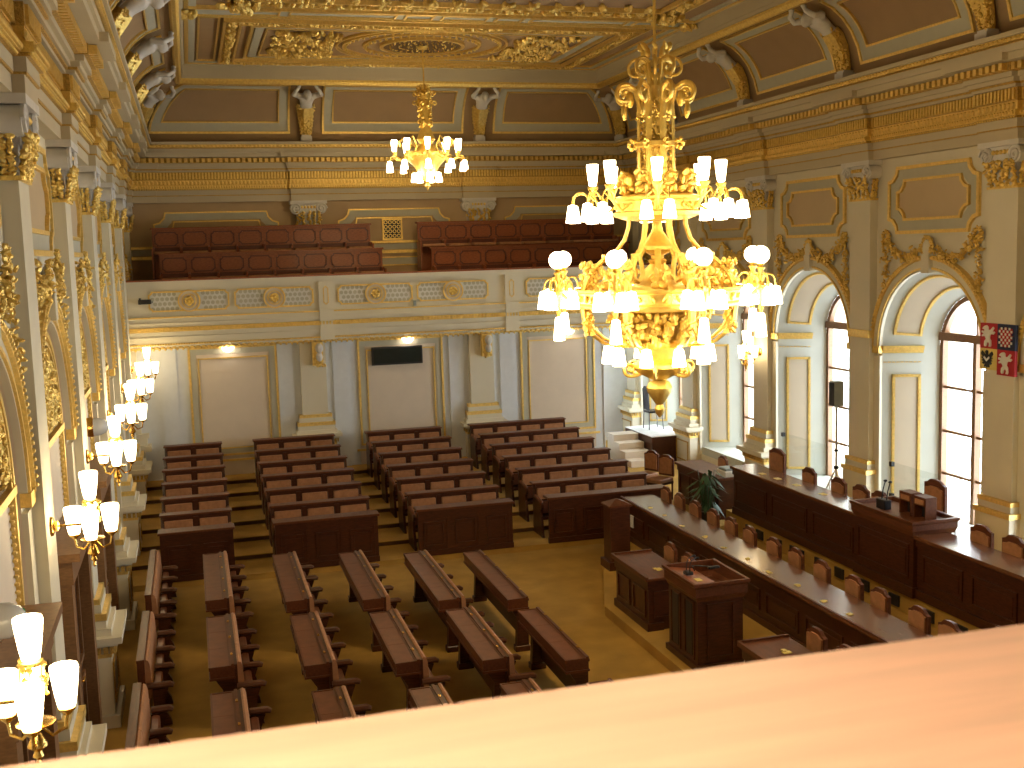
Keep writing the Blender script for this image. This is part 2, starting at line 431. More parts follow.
for c in BAY:
    if c<12: continue
    bay_ornament(TR,wr,c,'R')
for c in bl: bay_ornament(TL,wl,c,'L')
# left wall: lunette grilles, inner mouldings, door-cases
for c in bl:
    T=lambda u,v,w:(XL+w,u,v)
    g=MB(T); g.ribbon(list(reversed(arch(c,1.12,3.72,3.70,22))),.06,ND,ND+.05,closed=False); g.box(c-1.12,c+1.12,3.66,3.73,ND,ND+.06)
    g.ribbon(list(reversed(arch(c,.98,3.74,3.72,22))),.04,ND,ND+.05,closed=False)
    for u in (c-1.12,c+1.06): g.box(u,u+.06,1.0,3.66,ND,ND+.05)
    for i in range(40):
        for u in (c-1.0,c+1.0): g.ell((u,1.05+i*.065,ND+.02),.022,5,4)
    g.build('panel_gilding',GOLDL,wl,smooth=.4)
    b=MB(T); b.add([(p[0],p[1],ND+.006) for p in arch(c,.94,3.76,3.74,20)],[tuple(range(23))]); b.build('lunette_ground',LATT,wl,smooth=0)
    la=MB(T)
    for i in range(330):
        a=random.uniform(0,pi); r=sqrt(random.random())*.9
        la.blob((c+r*cos(a),3.8+r*sin(a)*.93,ND+.03),.048)
    for i in range(7):
        a=pi*(i+.5)/7; la.tube([(c+.1*cos(a),3.78+.1*sin(a),ND+.03),(c+.92*cos(a),3.76+.92*sin(a),ND+.03)],.018,5)
    la.build('lunette_grille',GOLD,wl)
for n,c in enumerate([8.65,12.35,16.05]):
    d=struct('door_%d'%(n+1))
    T=lambda u,v,w:(XL+ND+w,u,v)
    m=MB(T); m.box(c-.78,c+.78,0.001,2.42,.01,.10); m.build('door_leaf',WOOD,d,smooth=0)
    m=MB(T); m.box(c-.98,c-.76,0,2.5,.01,.24); m.box(c+.76,c+.98,0,2.5,.01,.24); m.box(c-1.0,c+1.0,2.42,2.66,.01,.26); m.box(c-1.06,c+1.06,2.66,2.74,.01,.34); m.build('door_frame',WOODB,d,smooth=0)
    m=MB(T)
    for u in (c-.4,c+.4):
        for v0,v1 in ((.25,1.0),(1.15,2.25)): m.ribbon(rect(u-.28,u+.28,v0,v1),.05,.10,.13)
    m.build('door_moulding',WOODB,d,smooth=0)
    m=MB(T); m.tube([(c+.06,1.08,.11),(c+.06,1.08,.17),(c+.18,1.08,.17)],.012,6); m.build('door_handle',BRASS,d)
# ---- pilasters
def pilaster(n,T,u,zo=0.,top=6.2,cap=True,hw=.31,cut=None,band=False,plain=False):
    t=struct('trim_%d'%n)
    st=MB(T); g=MB(T)
    def lv(z0,z1,h,w,mm=st): mm.box(u-h,u+h,z0,z1,0,w)
    z=zo
    if plain:
        lv(0,1.30,.385,.235); lv(1.38,1.48,.365,.20); lv(1.30,1.38,.41,.26,g); lv(1.48,1.55,.37,.21,g)
    else:
        lv(0,.15,.50,.36); lv(.15,.85+z,.44,.30); lv(.90+z,1.0+z,.45,.33); lv(1.0+z,1.04+z,.50,.38); lv(1.04+z,1.12+z,.56,.44)
        lv(1.12+z,1.20+z,.46,.32); lv(1.20+z,1.30+z,.42,.27); lv(1.38+z,1.48+z,.38,.22)
        lv(.85+z,.90+z,.445,.31,g); lv(1.30+z,1.38+z,.43,.28,g); lv(1.48+z,1.55+z,.37,.21,g)
    lv(1.55+z,top,hw,.15)
    if not plain:
        dn=MB(T)
        for i in range(9):
            a=u-.42+i*.1; dn.box(a,a+.05,.905+z,.985+z,.33,.36)
        for w in (.06,.14,.22,.29):
            for sg in (-1,1): dn.box(*sorted((u+sg*.45,u+sg*.48)),.905+z,.985+z,w,w+.05)
        pedp=MB(T)
        pedp.ribbon(rect(u-.34,u+.34,.25,.75+z),.03,.30,.32)
        pedp.build('pedestal_panel',GOLDD,t,smooth=0)
        dn.build('dentil_band',GOLDD,t,smooth=0)
    st.build('shaft',CREAM,t,smooth=0); g.build('gilded_torus',GOLDL,t,smooth=0)
    if band:
        b=MB(T); b.box(u-.33,u+.33,3.76,3.90,0,.19); b.build('gilded_band',GOLDL,t,smooth=0)
    if cap:
        c=MB(T); gl=MB(T)
        c.box(u-.29,u+.29,6.2,6.62,.02,.16); c.box(u-.44,u+.44,6.80,6.88,0,.27); c.box(u-.34,u+.34,6.58,6.80,.02,.20)
        gl.box(u-.33,u+.33,6.19,6.23,0,.18)
        for sg in (-1,1):
            sp=[]
            for i in range(27):
                a=i*.42; r=.135*(1-i/30); sp.append((u+sg*(.31+r*cos(a)),6.68+r*sin(a),.235))
            gl2=sp
            c.tube(sp,.022,5)
            c.lathe([(0,0)],1) if False else None
            ring=[(u+sg*.31+.13*cos(2*pi*i/14),6.68+.13*sin(2*pi*i/14)) for i in range(14)]
            c.prism(ring,.0,.22)
        for i in range(5): gl.ell((u-.16+.08*i,6.72,.21),(.035,.04,.03),6,4)
        for i in range(5):
            uu=u-.26+.13*i
            for k in range(12): gl.blob((uu+random.gauss(0,.028),6.24+k*.031,.17+.007*k),.05,(1,.5,.7))
        for w in (.05,.11):
            for sg in (-1,1):
                for k in range(10): gl.blob((u+sg*(.30+.006*k),6.25+k*.033,w),.048)
        c.build('capital',STONE,t,smooth=.5); gl.build('capital_leaves',GOLD,t)
    return t
tn=1
for y in PIL[1:]: pilaster(tn,TL,y); tn+=1
pilaster(tn,TL,28.85); tn+=1
for y in PIL[2:]: pilaster(tn,TR,y,band=(y==17.9),plain=(y<18)); tn+=1
pilaster(tn,TR,29.0); tn+=1
for x in (2.98,7.36):
    t=struct('trim_%d'%tn); tn+=1
    m=MB(TF); m.box(x-.31,x+.31,4.6,6.2,0,.15); m.build('shaft',CREAM,t,smooth=0)
    # capital only (its base is hidden by the benches)
    c=MB(TF); gl=MB(TF); u=x
    c.box(u-.29,u+.29,6.2,6.62,.02,.16); c.box(u-.46,u+.46,6.80,6.88,0,.27); c.box(u-.34,u+.34,6.58,6.80,.02,.20)
    for sg in (-1,1):
        c.tube([(u+sg*(.31+.145*(1-i/30)*cos(i*.42)),6.68+.145*(1-i/30)*sin(i*.42),.235) for i in range(27)],.022,5)
        c.prism([(u+sg*.31+.135*cos(2*pi*i/14),6.68+.135*sin(2*pi*i/14)) for i in range(14)],0,.22)
    for i in range(5): gl.ell((u-.16+.08*i,6.72,.21),(.035,.04,.03),6,4)
    for i in range(5):
        for k in range(12): gl.blob((u-.26+.13*i+random.gauss(0,.025),6.25+k*.031,.17+.007*k),.05,(1,.5,.7))
    c.build('capital',STONE,t,smooth=.5); gl.build('capital_leaves',GOLD,t)
for x in (2.62,6.60):
    t=pilaster(tn,TW,x,zo=.34,top=3.55,cap=False,hw=.29); tn+=1
    m=MB(TW); m.box(x-.02,x+.22,3.02,3.555,.1505,.30); m.build('console_block',GOLDL,t,smooth=0)
    m=MB(TW); m.ell((x+.13,3.42,.36),(.09,.12,.10),10,7); m.ell((x+.13,3.22,.33),(.08,.11,.08),8,6); m.ell((x+.10,3.45,.44),(.03,.04,.03),6,4); m.build('console_head',STONE,t)
    m=MB(TW)
    for i in range(16): m.blob((x+.12+random.gauss(0,.05),3.10+random.gauss(0,.05),.31),.05)
    m.build('console_leaves',GOLD,t)
t=struct('trim_%d'%tn); tn+=1
m=MB(TW)
for z0,z1,h,w in ((0,.5,.2,.3),(.5,1.34,.2,.26),(1.34,1.46,.34,.4),(1.46,1.62,.26,.28),(1.62,1.70,.30,.3),(1.70,3.55,.14,.15)): m.box(XL,XL+h+.1,z0,z1,0,w)
m.build('corner_pilaster',CREAM,t,smooth=0)
# ---- entablature on the three visible walls
ROWS=[(6.88,7.03,.17,'c'),(7.03,7.05,.19,'d'),(7.05,7.17,.195,'c'),(7.17,7.20,.23,'d'),(7.20,7.28,.265,'g'),(7.28,7.41,.20,'o'),(7.41,7.60,.205,'f'),
 (7.60,7.64,.27,'c'),(7.64,7.67,.30,'d'),(7.67,7.73,.33,'c'),(7.73,7.80,.38,'c'),(7.80,7.92,.43,'e'),(7.92,8.02,.66,'c'),(8.02,8.12,.70,'c'),(8.12,8.145,.67,'d'),(8.145,8.21,.74,'o'),(8.21,8.27,.80,'c')]
def entablature(n,T,ua,ub,ress):
    t=struct('trim_%d'%n)
    st=MB(T); g=MB(T); d=MB(T); o=MB(T); fl=MB(T)
    tgt={'c':st,'g':g,'d':d,'o':o,'f':d,'e':d}
    for z0,z1,w,k in ROWS:
        runs=[(ua,ub,w)]
        if z1<8.1: runs+=[(u-.42-(w-.17)*.5,u+.42+(w-.17)*.5,w+.10) for u in ress]
        for q,(a,b,ww) in enumerate(runs):
            e=.0015 if q else 0.
            tgt[k].box(a,b,z0-e,z1+e,0.002*q,ww)
        def at(u):
            return w+(.10 if z1<8.1 and any(abs(u-q)<.42+(w-.17)*.5 for q in ress) else 0)
        if k=='f':
            u=ua+.03
            while u<ub: fl.box(u,u+.042,z0+.02,z1-.01,.15,at(u)+.03); u+=.075
        if k=='e':
            u=ua+.03
            while u<ub: o.box(u,u+.075,z0+.01,z1-.01,.2,at(u)+.09); u+=.135
        if k in 'go':
            u=ua+.03; s=.09 if k=='o' else .06
            while u<ub: o.ell((u,(z0+z1)/2,at(u)),(s*.42,(z1-z0)*.45,.025),5,4); u+=s
        if k=='d' and z0==7.17:
            u=ua+.03
            while u<ub: g.ell((u,7.185,at(u)),(.018,.018,.02),5,4); u+=.055
    st.build('cornice',CORN,t,smooth=0); g.build('gilded_torus',GOLD,t,smooth=.5); d.build('gilded_ground',GOLDD,t,smooth=0); o.build('gilded_ornament',GOLDL,t,smooth=.5); fl.build('fluted_frieze',GOLD,t,smooth=0)
entablature(tn,TL,YN,YF,PIL+[28.85]); tn+=1
entablature(tn,TR,YN,YF,PIL+[28.9]); tn+=1
entablature(tn,TF,XL,XR,[-1.05,2.98,7.36,11.35]); tn+=1
# ---- cove and ceiling
def co(s):  # s 0..1 -> (out, z, normal_out, normal_z)
    t=s*pi/2; o=1.48-1.13*cos(t); z=8.25+1.35*sin(t); n=Vector((1.13*cos(t),-1.3*sin(t))).normalized()
    return o,z,n.x,n.y
VL=2.0
def cv(v,w): o,z,a,b=co(max(0,min(1,v/VL))); return o+a*w,z+b*w
CTR=lambda u,v,w:(XR-cv(v,w)[0],u,cv(v,w)[1])
CTL=lambda u,v,w:(XL+cv(v,w)[0],u,cv(v,w)[1])
CTF=lambda u,v,w:(u,YF-cv(v,w)[0],cv(v,w)[1])
ceil=struct('ceiling')
def rring(prof): return [[(XL+o,YN+o,z),(XR-o,YN+o,z),(XR-o,YF-o,z),(XL+o,YF-o,z)] for o,z in prof]
m=MB(); m.loft(rring([(.3,8.26)]+[co(i/14)[:2] for i in range(15)]),caps=False); m.build('cove',COVET,ceil,smooth=.5)
m=MB(); m.loft(rring([(1.40,9.57),(1.44,9.50),(1.51,9.50),(1.56,9.57),(1.56,9.63)]),caps=False); m.build('gilded_bar',GOLD,ceil,smooth=.6)
m=MB(); m.loft(rring([(1.55,9.62),(1.585,9.62),(1.585,9.69),(1.60,9.69),(1.60,9.91),(1.64,9.93),(1.64,9.975)]),caps=False); m.build('ceiling_strip',CORN,ceil,smooth=0)
m=MB(); m.add([(XL+1.6,YN+1.6,9.97),(XR-1.6,YN+1.6,9.97),(XR-1.6,YF-1.6,9.97),(XL+1.6,YF-1.6,9.97)],[(0,3,2,1)]); m.build('ceiling_field',COVET,ceil,smooth=0)
# outer lid so no daylight leaks in above the cornice
m=MB(); m.box(XL-.2,XR+.3,YN-.2,YF+.4,10.1,10.2); m.box(XL-.25,XL-.18,YN,YF+.4,-.1,10.2); m.box(XR+.02,XR+.1,YN,YF+.4,6.0,10.2); m.box(XL-.2,XR+1.6,29.45,29.6,-.1,10.2); m.box(XL-.2,XR+.3,YN-.3,YN-.2,-.1,10.2)
m.build('ceiling_lid',CREAM,ceil,smooth=0)
def cove_panel(T,poly,root):
    inner=lambda d:poly(d)
    g=MB(T); a=MB(T); c=MB(T)
    g.ribbon(poly(0),.05,0,.045,sub=5); g.ribbon(poly(.25),.035,0,.04,sub=5)
    a.ribbon(poly(.04),.22,0,.015,sub=5)
    g.build('cove_gilding',GOLDL,root,smooth=.5); a.build('cove_border',GREYG,root,smooth=.5)
def side_poly(c,endcut=False):
    def f(d):
        u0,u1=c-1.47+d,c+1.47-d; v0,v1=.24+d,1.72-d
        if not endcut: return rect(u0,u1,v0,v1)
        k=[v0+(v1-v0)*i/6 for i in range(7)]
        return [(u0,v0)]+[(YF-co(v/VL)[0]-.35-d,v) for v in k]+[(u0,v1)]
    return f
for c in BAY:
    for T in (CTR,CTL): cove_panel(T,side_poly(c,c>27),ceil)
def far_poly(u0,u1,side):
    def f(d):
        v0,v1=.24+d,1.72-d; k=[v0+(v1-v0)*i/6 for i in range(7)]
        L=[(XL+co(v/VL)[0]+.35+d,v) for v in reversed(k)] if side<0 else [(u0+d,v1),(u0+d,v0)]
        Rr=[(XR-co(v/VL)[0]-.35-d,v) for v in k] if side>0 else [(u1-d,v0),(u1-d,v1)]
        return L+Rr
    return f
cove_panel(CTF,far_poly(0,2.60,-1),ceil); cove_panel(CTF,far_poly(3.38,6.96,0),ceil); cove_panel(CTF,far_poly(7.74,0,1),ceil)
CE=lambda u,v,w:(u,v,9.97-w)
def gold_rim(x0,x1,y0,y1,wd,th,step=.10):
    g=MB(CE); g.ribbon(rect(x0+.012,x1-.012,y0+.012,y1-.012),wd-.024,0,th*.5); g.build('rim_ground',GOLDD,ceil,smooth=0)
    g=MB(CE); g.ribbon(rect(x0,x1,y0,y1),.05,0,th); g.ribbon(rect(x0+wd-.04,x1-wd+.04,y0+wd-.04,y1-wd+.04),.05,0,th)
    g.build('rim_line',GOLDL,ceil,smooth=0)
    g=MB(CE)
    q=wd/2
    for (a,b) in (((x0+q,y0+q),(x1-q,y0+q)),((x1-q,y0+q),(x1-q,y1-q)),((x0+q,y1-q),(x1-q,y1-q)),((x0+q,y0+q),(x0+q,y1-q))):
        L=math.hypot(b[0]-a[0],b[1]-a[1]); n=int(L/step)
        for i in range(n):
            t=(i+.5)/n; g.blob((a[0]+(b[0]-a[0])*t+random.gauss(0,wd*.1),a[1]+(b[1]-a[1])*t+random.gauss(0,wd*.1),th*.7),wd*.2)
    g.build('rim_foliage',GOLD,ceil)
gold_rim(.92,9.38,22.35,27.15,.34,.08,.05)
gold_rim(.92,9.38,2.6,20.95,.44,.09,.08)
gl=MB(CE); gy=MB(CE)
gl.ribbon(rect(.20,10.10,2.0,27.33),.08,0,.05)
gy.ribbon(rect(.28,10.02,2.08,27.25),.13,0,.03)
for x0,x1 in ((.45,.86),(9.44,9.86)):
    gl.ribbon(rect(x0,x1,22.2,27.0),.04,0,.04)
gl.box(.28,10.02,21.95,22.02,0,.07); gl.box(.28,10.02,21.30,21.37,0,.07)
gy.box(.28,10.02,21.37,21.95,0,.03)
x=1.2
for L in (.7,2.0,.55,.9,.55,2.0,.7):
    gl.ribbon(rect(x,x+L,21.46,21.86),.035,.03,.06); x+=L+.16
gl.ribbon(rect(1.45,8.85,22.85,26.5),.06,0,.06); gy.ribbon(rect(1.55,8.75,22.95,26.4),.16,0,.03)
gl.ribbon(rect(1.75,8.55,23.12,26.22),.035,0,.05)
def circle(cx,cy,r,n=40): return [(cx+r*cos(2*pi*i/n),cy+r*sin(2*pi*i/n)) for i in range(n)]
RY=24.62
for r,w,th in ((1.86,.05,.05),(1.72,.06,.06),(1.28,.05,.04),(.92,.08,.07)): gl.ribbon(circle(XC,RY,r),w,0,th)
gl.build('ceiling_gilding',GOLDL,ceil,smooth=.4); gy.build('ceiling_border',GREYG,ceil,smooth=0)
d=MB(CE); c=circle(XC,RY,.84); d.add([(p[0],p[1],.04) for p in c],[tuple(range(len(c)))]); d.build('rosette_grille',LATT,ceil,smooth=0)
d=MB(CE)
for r,n in ((.12,6),(.3,14),(.5,24),(.7,30)):
    for i in range(n): d.blob((XC+r*cos(2*pi*i/n),RY+r*sin(2*pi*i/n),.045),.05,(1,.4,.3))
for r,n in ((1.22,44),(1.66,56)):
    for i in range(n): d.ell((XC+r*cos(2*pi*i/n),RY+r*sin(2*pi*i/n),.06),.035,5,4)
for sg in (-1,1):
    for k in range(420):
        u=random.uniform(1.95,3.3); v=random.uniform(23.3,26.1)
        if sin(u*7+.5)*sin(v*6)<-.25: continue
        if math.hypot(u-XC,v-RY)<1.95: continue
        d.blob((XC+sg*(XC-u),v,.03+random.random()*.05),.085)
for x in (.24,10.06):
    for y in (21.66,):
        for i in range(14): d.blob((x+.15*cos(i),y+.15*sin(i),.09),.10)
for x in (1.15,9.15):
    for y in (20.7,):
        for i in range(24): d.blob((x+random.gauss(0,.14),y+random.gauss(0,.14),.15),.12)
y=18.8
for k in range(16): 
    for i in range(5): d.blob((1.7+k*.46+random.gauss(0,.05),20.25+random.gauss(0,.05),.08),.09)
d.build('ceiling_foliage',GOLD,ceil)
# ---- plaster figures bearing the cove
def fig_body():
    P=lambda s,w:(lambda q:(q[0]+q[2]*w,q[1]+q[3]*w))(co(s))
    b=MB(); rings=[]
    for s,rx,ry,w in ((.44,.15,.10,.13),(.49,.17,.12,.14),(.55,.145,.105,.15),(.62,.17,.12,.16),(.69,.21,.13,.17),(.735,.20,.10,.18),(.76,.09,.06,.19)):
        o,z=P(s,w); o2,z2=P(s+.02,w); d=Vector((0,o2-o,z2-z)).normalized(); nrm=Vector((0,-d.z,d.y))
        rings.append([tuple(Vector((0,o,z-8.25))+Vector((rx*cos(2*pi*i/14),0,0))+nrm*(ry*sin(2*pi*i/14))) for i in range(14)])
    b.loft(rings)
    o,z=P(.81,.24); z-=8.25
    b.tube([(0,)+P(.72,.18)[:1]+(P(.72,.18)[1]-8.25,),(0,o,z)],[.07,.06],8)
    b.ell((0,o+.03,z-.02),(.085,.105,.12),12,9)
    b.ell((0,o+.115,z-.07),(.02,.04,.03),6,4)     # nose
    b.ell((0,o+.0,z+.03),(.10,.10,.11),12,8)      # hair
    for sg in (-1,1):
        so,sz=P(.715,.17); eo,ez=P(.86,.26); ho,hz=1.40,9.47
        b.tube([(sg*.17,so,sz-8.25),(sg*.27,so+.04,sz-8.25+.03),(sg*.33,eo,ez-8.25+.0),(sg*.27,(eo+ho)/2+.06,(ez+hz)/2-8.25),(sg*.20,ho,hz-8.25)],[.075,.07,.055,.05,.04],8)
        b.ell((sg*.20,ho+.01,hz-8.25+.02),(.05,.06,.04),7,5)
    o=b.build('figure_source',STONE); md=o.modifiers.new('r','REMESH'); md.mode='VOXEL'; md.voxel_size=.022
    dg=bpy.context.evaluated_depsgraph_get(); me=bpy.data.meshes.new_from_object(o.evaluated_get(dg)); bpy.data.objects.remove(o)
    me.polygons.foreach_set('use_smooth',[True]*len(me.polygons)); return me
def fig_drape():
    P=lambda s,w:(lambda q:(q[0]+q[2]*w,q[1]+q[3]*w-8.25))(co(s))
    b=MB(); rings=[]
    for s,rx,ry,w in ((.08,.07,.06,.09),(.13,.10,.07,.09),(.22,.13,.09,.10),(.32,.17,.13,.12),(.44,.195,.145,.13),(.51,.18,.13,.14)):
        o,z=P(s,w); o2,z2=P(s+.02,w); d=Vector((0,o2-o,z2-z)).normalized(); nrm=Vector((0,-d.z,d.y))
        rings.append([tuple(Vector((0,o,z))+Vector((rx*(1+.12*cos(5*a))*cos(a),0,0))+nrm*(ry*(1+.12*cos(5*a))*sin(a))) for a in [2*pi*i/20 for i in range(20)]])
    b.loft(rings)
    for i in range(110):
        s=random.uniform(.12,.52); a=random.uniform(-.2,pi+.2); o,z=P(s,.12); r=.08+.2*s
        b.blob((r*cos(a)*1.1,o+r*sin(a)*.7,z-.02),.05)
    return b
fm=fig_body(); dm=fig_drape()
dmo=dm.build('drape_source',GOLD); dme=dmo.data; bpy.data.objects.remove(dmo)
b=MB(); b.box(-.13,.13,.36,.60,.02,.16); b.box(-.11,.11,.37,.57,.16,.20); bo=b.build('block_source',STONE,smooth=0); bme=bo.data; bpy.data.objects.remove(bo)
STAT=[]
def figure(loc,rz,label):
    r=thing('plaster_figure',label,'statue',loc,rz,'plaster figures bearing the ceiling cove')
    put('figure_body',fm,r); put('gilded_drapery',dme,r); put('foot_block',bme,r)
for k,y in enumerate(PIL[1:]): figure((XL,y,8.25),-pi/2,'white plaster figure with gilded drapery above the %s sconce-wall pilaster from the gallery'%ORD[5-k])
for k,y in enumerate(PIL[2:]): figure((XR,y,8.25),pi/2,'white plaster figure with gilded drapery above the %s window-wall pilaster from the gallery'%ORD[4-k])
figure((2.98,YF,8.25),pi,'white plaster figure on the end wall cove, between the small chandelier and the sconce wall')
figure((7.36,YF,8.25),pi,'white plaster figure on the end wall cove, just window side of the small chandelier')
figure((XL+.2,YF-.2,8.25),-3*pi/4,'white plaster figure in the cove corner over the sconce wall')
figure((XR-.2,YF-.2,8.25),3*pi/4,'white plaster figure in the cove corner over the window wall')
# ---- gallery: slab, parapet with lattice panels
wg=struct('wall_gallery')
T=lambda u,v,w:(u,25.95-w,v)
m=MB(T); U0,U1=XL,XR
m.box(U0,U1,4.28,5.00,-.18,0); m.box(U0,U1,4.99,5.05,-.24,.10); m.box(U0,U1,4.93,4.99,-.2,.05)
m.box(U0,U1,4.14,4.28,-.2,.05); m.box(U0,U1,4.10,4.14,-.2,.09); m.box(U0,U1,4.0,4.11,-.2,.02); m.box(U0,U1,3.86,4.03,-.2,.03); m.box(U0,U1,3.60,3.86,-.2,.0); m.box(U0,U1,3.78,3.83,-.2,.05)
m.add([(U0,3.56,-3.05),(U1,3.56,-3.05),(U1,3.56,.0),(U0,3.56,.0)],[(0,1,2,3)]); m.box(U0,U1,4.4,4.6,-3.05,-.18)
for u in (2.97,7.36): (m.box(u-.16,u+.16,3.602,4.925,0,.062),m.box(u-.16,u+.16,4.095,4.285,0,.105))
m.build('parapet',CREAM,wg,smooth=0)
m=MB(T); m.box(U0,U1,5.05,5.085,-.25,.11); m.build('parapet_cap',WOODR,wg,smooth=0)
g=MB(T); g.box(U0,U1,4.24,4.27,0,.075); g.box(U0,U1,3.94,4.04,-.02,.045); g.box(U0,U1,3.645,3.68,0,.03)
u=U0+.05
while u<U1: g.box(u,u+.04,3.95,4.03,.03,.07); u+=.075
u=U0+.05
while u<U1: g.ell((u,3.66,.03),.022,5,4); u+=.055
u=U0+.06
while u<U1:
    g.ell((u,3.585,-.01),(.06,.035,.03),6,4); g.ell((u+.055,3.555,-.01),(.03,.04,.025),5,4); u+=.125
g.build('gilded_band',GOLDL,wg,smooth=.5)
lat=MB(T); hol=MB(T); fr=MB(T); med=MB(T); mg=MB(T)
for u0,u1 in ((-.88,.84),(.95,2.70),(3.24,4.98),(5.08,6.80),(7.72,9.45),(9.56,11.3)):
    c=(u0+u1)/2
    fr.ribbon(notch(u0,u1,4.38,4.83,.07),.035,0,.035)
    lat.add([(p[0],p[1],.006) for p in notch(u0,u1,4.38,4.83,.07)],[tuple(range(16))])
    for i in range(16):
        for j in range(4):
            x=u0+.09+i*(u1-u0-.14)/15.5+(.05 if j%2 else 0); z=4.445+j*.106
            if abs(x-c)<.25 or x>u1-.07: continue
            hol.add([(x+.043*cos(2*pi*k/8),z+.043*sin(2*pi*k/8),.012) for k in range(8)],[tuple(range(8))])
    med.prism(circle(c,4.605,.235,24),0,.04)
    fr.ribbon(circle(c,4.605,.245,24),.03,0,.06); mg.ribbon(circle(c,4.605,.16,18),.02,.04,.06)
    for i in range(10): mg.blob((c+.07*cos(i*.63),4.605+.07*sin(i*.63),.06),.06)
    mg.ell((c,4.605,.06),(.05,.05,.04),8,5)
for u in (2.97,7.36): fr.ribbon(notch(u-.06,u+.06,4.40,4.82,.04),.02,.05,.07)
lat.build('lattice_panel',WHITE,wg,smooth=0); hol.build('lattice_opening',GREYG,wg,smooth=0); fr.build('panel_frame',GOLDL,wg,smooth=.4); med.build('medallion',PANEL,wg,smooth=.4); mg.build('medallion_rosette',GOLD,wg)
# ---- upper gallery tier floor
m=MB(); m.box(XL,XR,27.75,29.0,4.6,5.02); m.build('gallery_tier',CARPET,wg,smooth=0)
# ================================================================== LIGHT FITTINGS
def spiral(cx,cz,r,turns,a0,dirn=1,k=.12,n=26):
    """spiral in the radial (x,z) plane, winding inwards"""
    return [(cx+r*(1-(1-k)*i/n)*cos(a0+dirn*2*pi*turns*i/n),0,cz+r*(1-(1-k)*i/n)*sin(a0+dirn*2*pi*turns*i/n)) for i in range(n+1)]
def mesh_of(mb,name,m,smooth=.7):
    o=mb.build(name,m,smooth=smooth); me=o.data; bpy.data.objects.remove(o); return me
def tulip(h=.25,r=.066): # opens upwards from its foot at z=0
    m=MB(); m.lathe([(.018,0),(r*.62,.012),(r*.78,h*.3),(r*.95,h*.7),(r*1.03,h*.93),(r*.98,h),(r*.5,h*.97),(0.002,h*.9)],10); return m
def bell(h=.20,r=.078): # hangs from z=0 downwards
    m=MB(); m.lathe([(.012,0),(r*.62,-.012),(r*.72,-h*.25),(r*.9,-h*.7),(r,-h),(r*.7,-h*1.02),(.002,-h*1.03)],10); return m
ME_T=mesh_of(tulip(),'tulip_shade',SHADE); ME_B=mesh_of(bell(),'hanging_shade',SHADE); ME_BL=mesh_of(bell(.26,.066),'long_shade',SHADE)
g=MB(); g.ell((0,0,0),.098,14,9); ME_G=mesh_of(g,'globe_shade',SHADE)
def cup(): m=MB(); m.lathe([(.0,-.07),(.018,-.06),(.012,-.035),(.05,-.012),(.055,0),(.0,.002)],10); return m
def ring_of(n,off=0.): return [off+2*pi*k/n for k in range(n)]
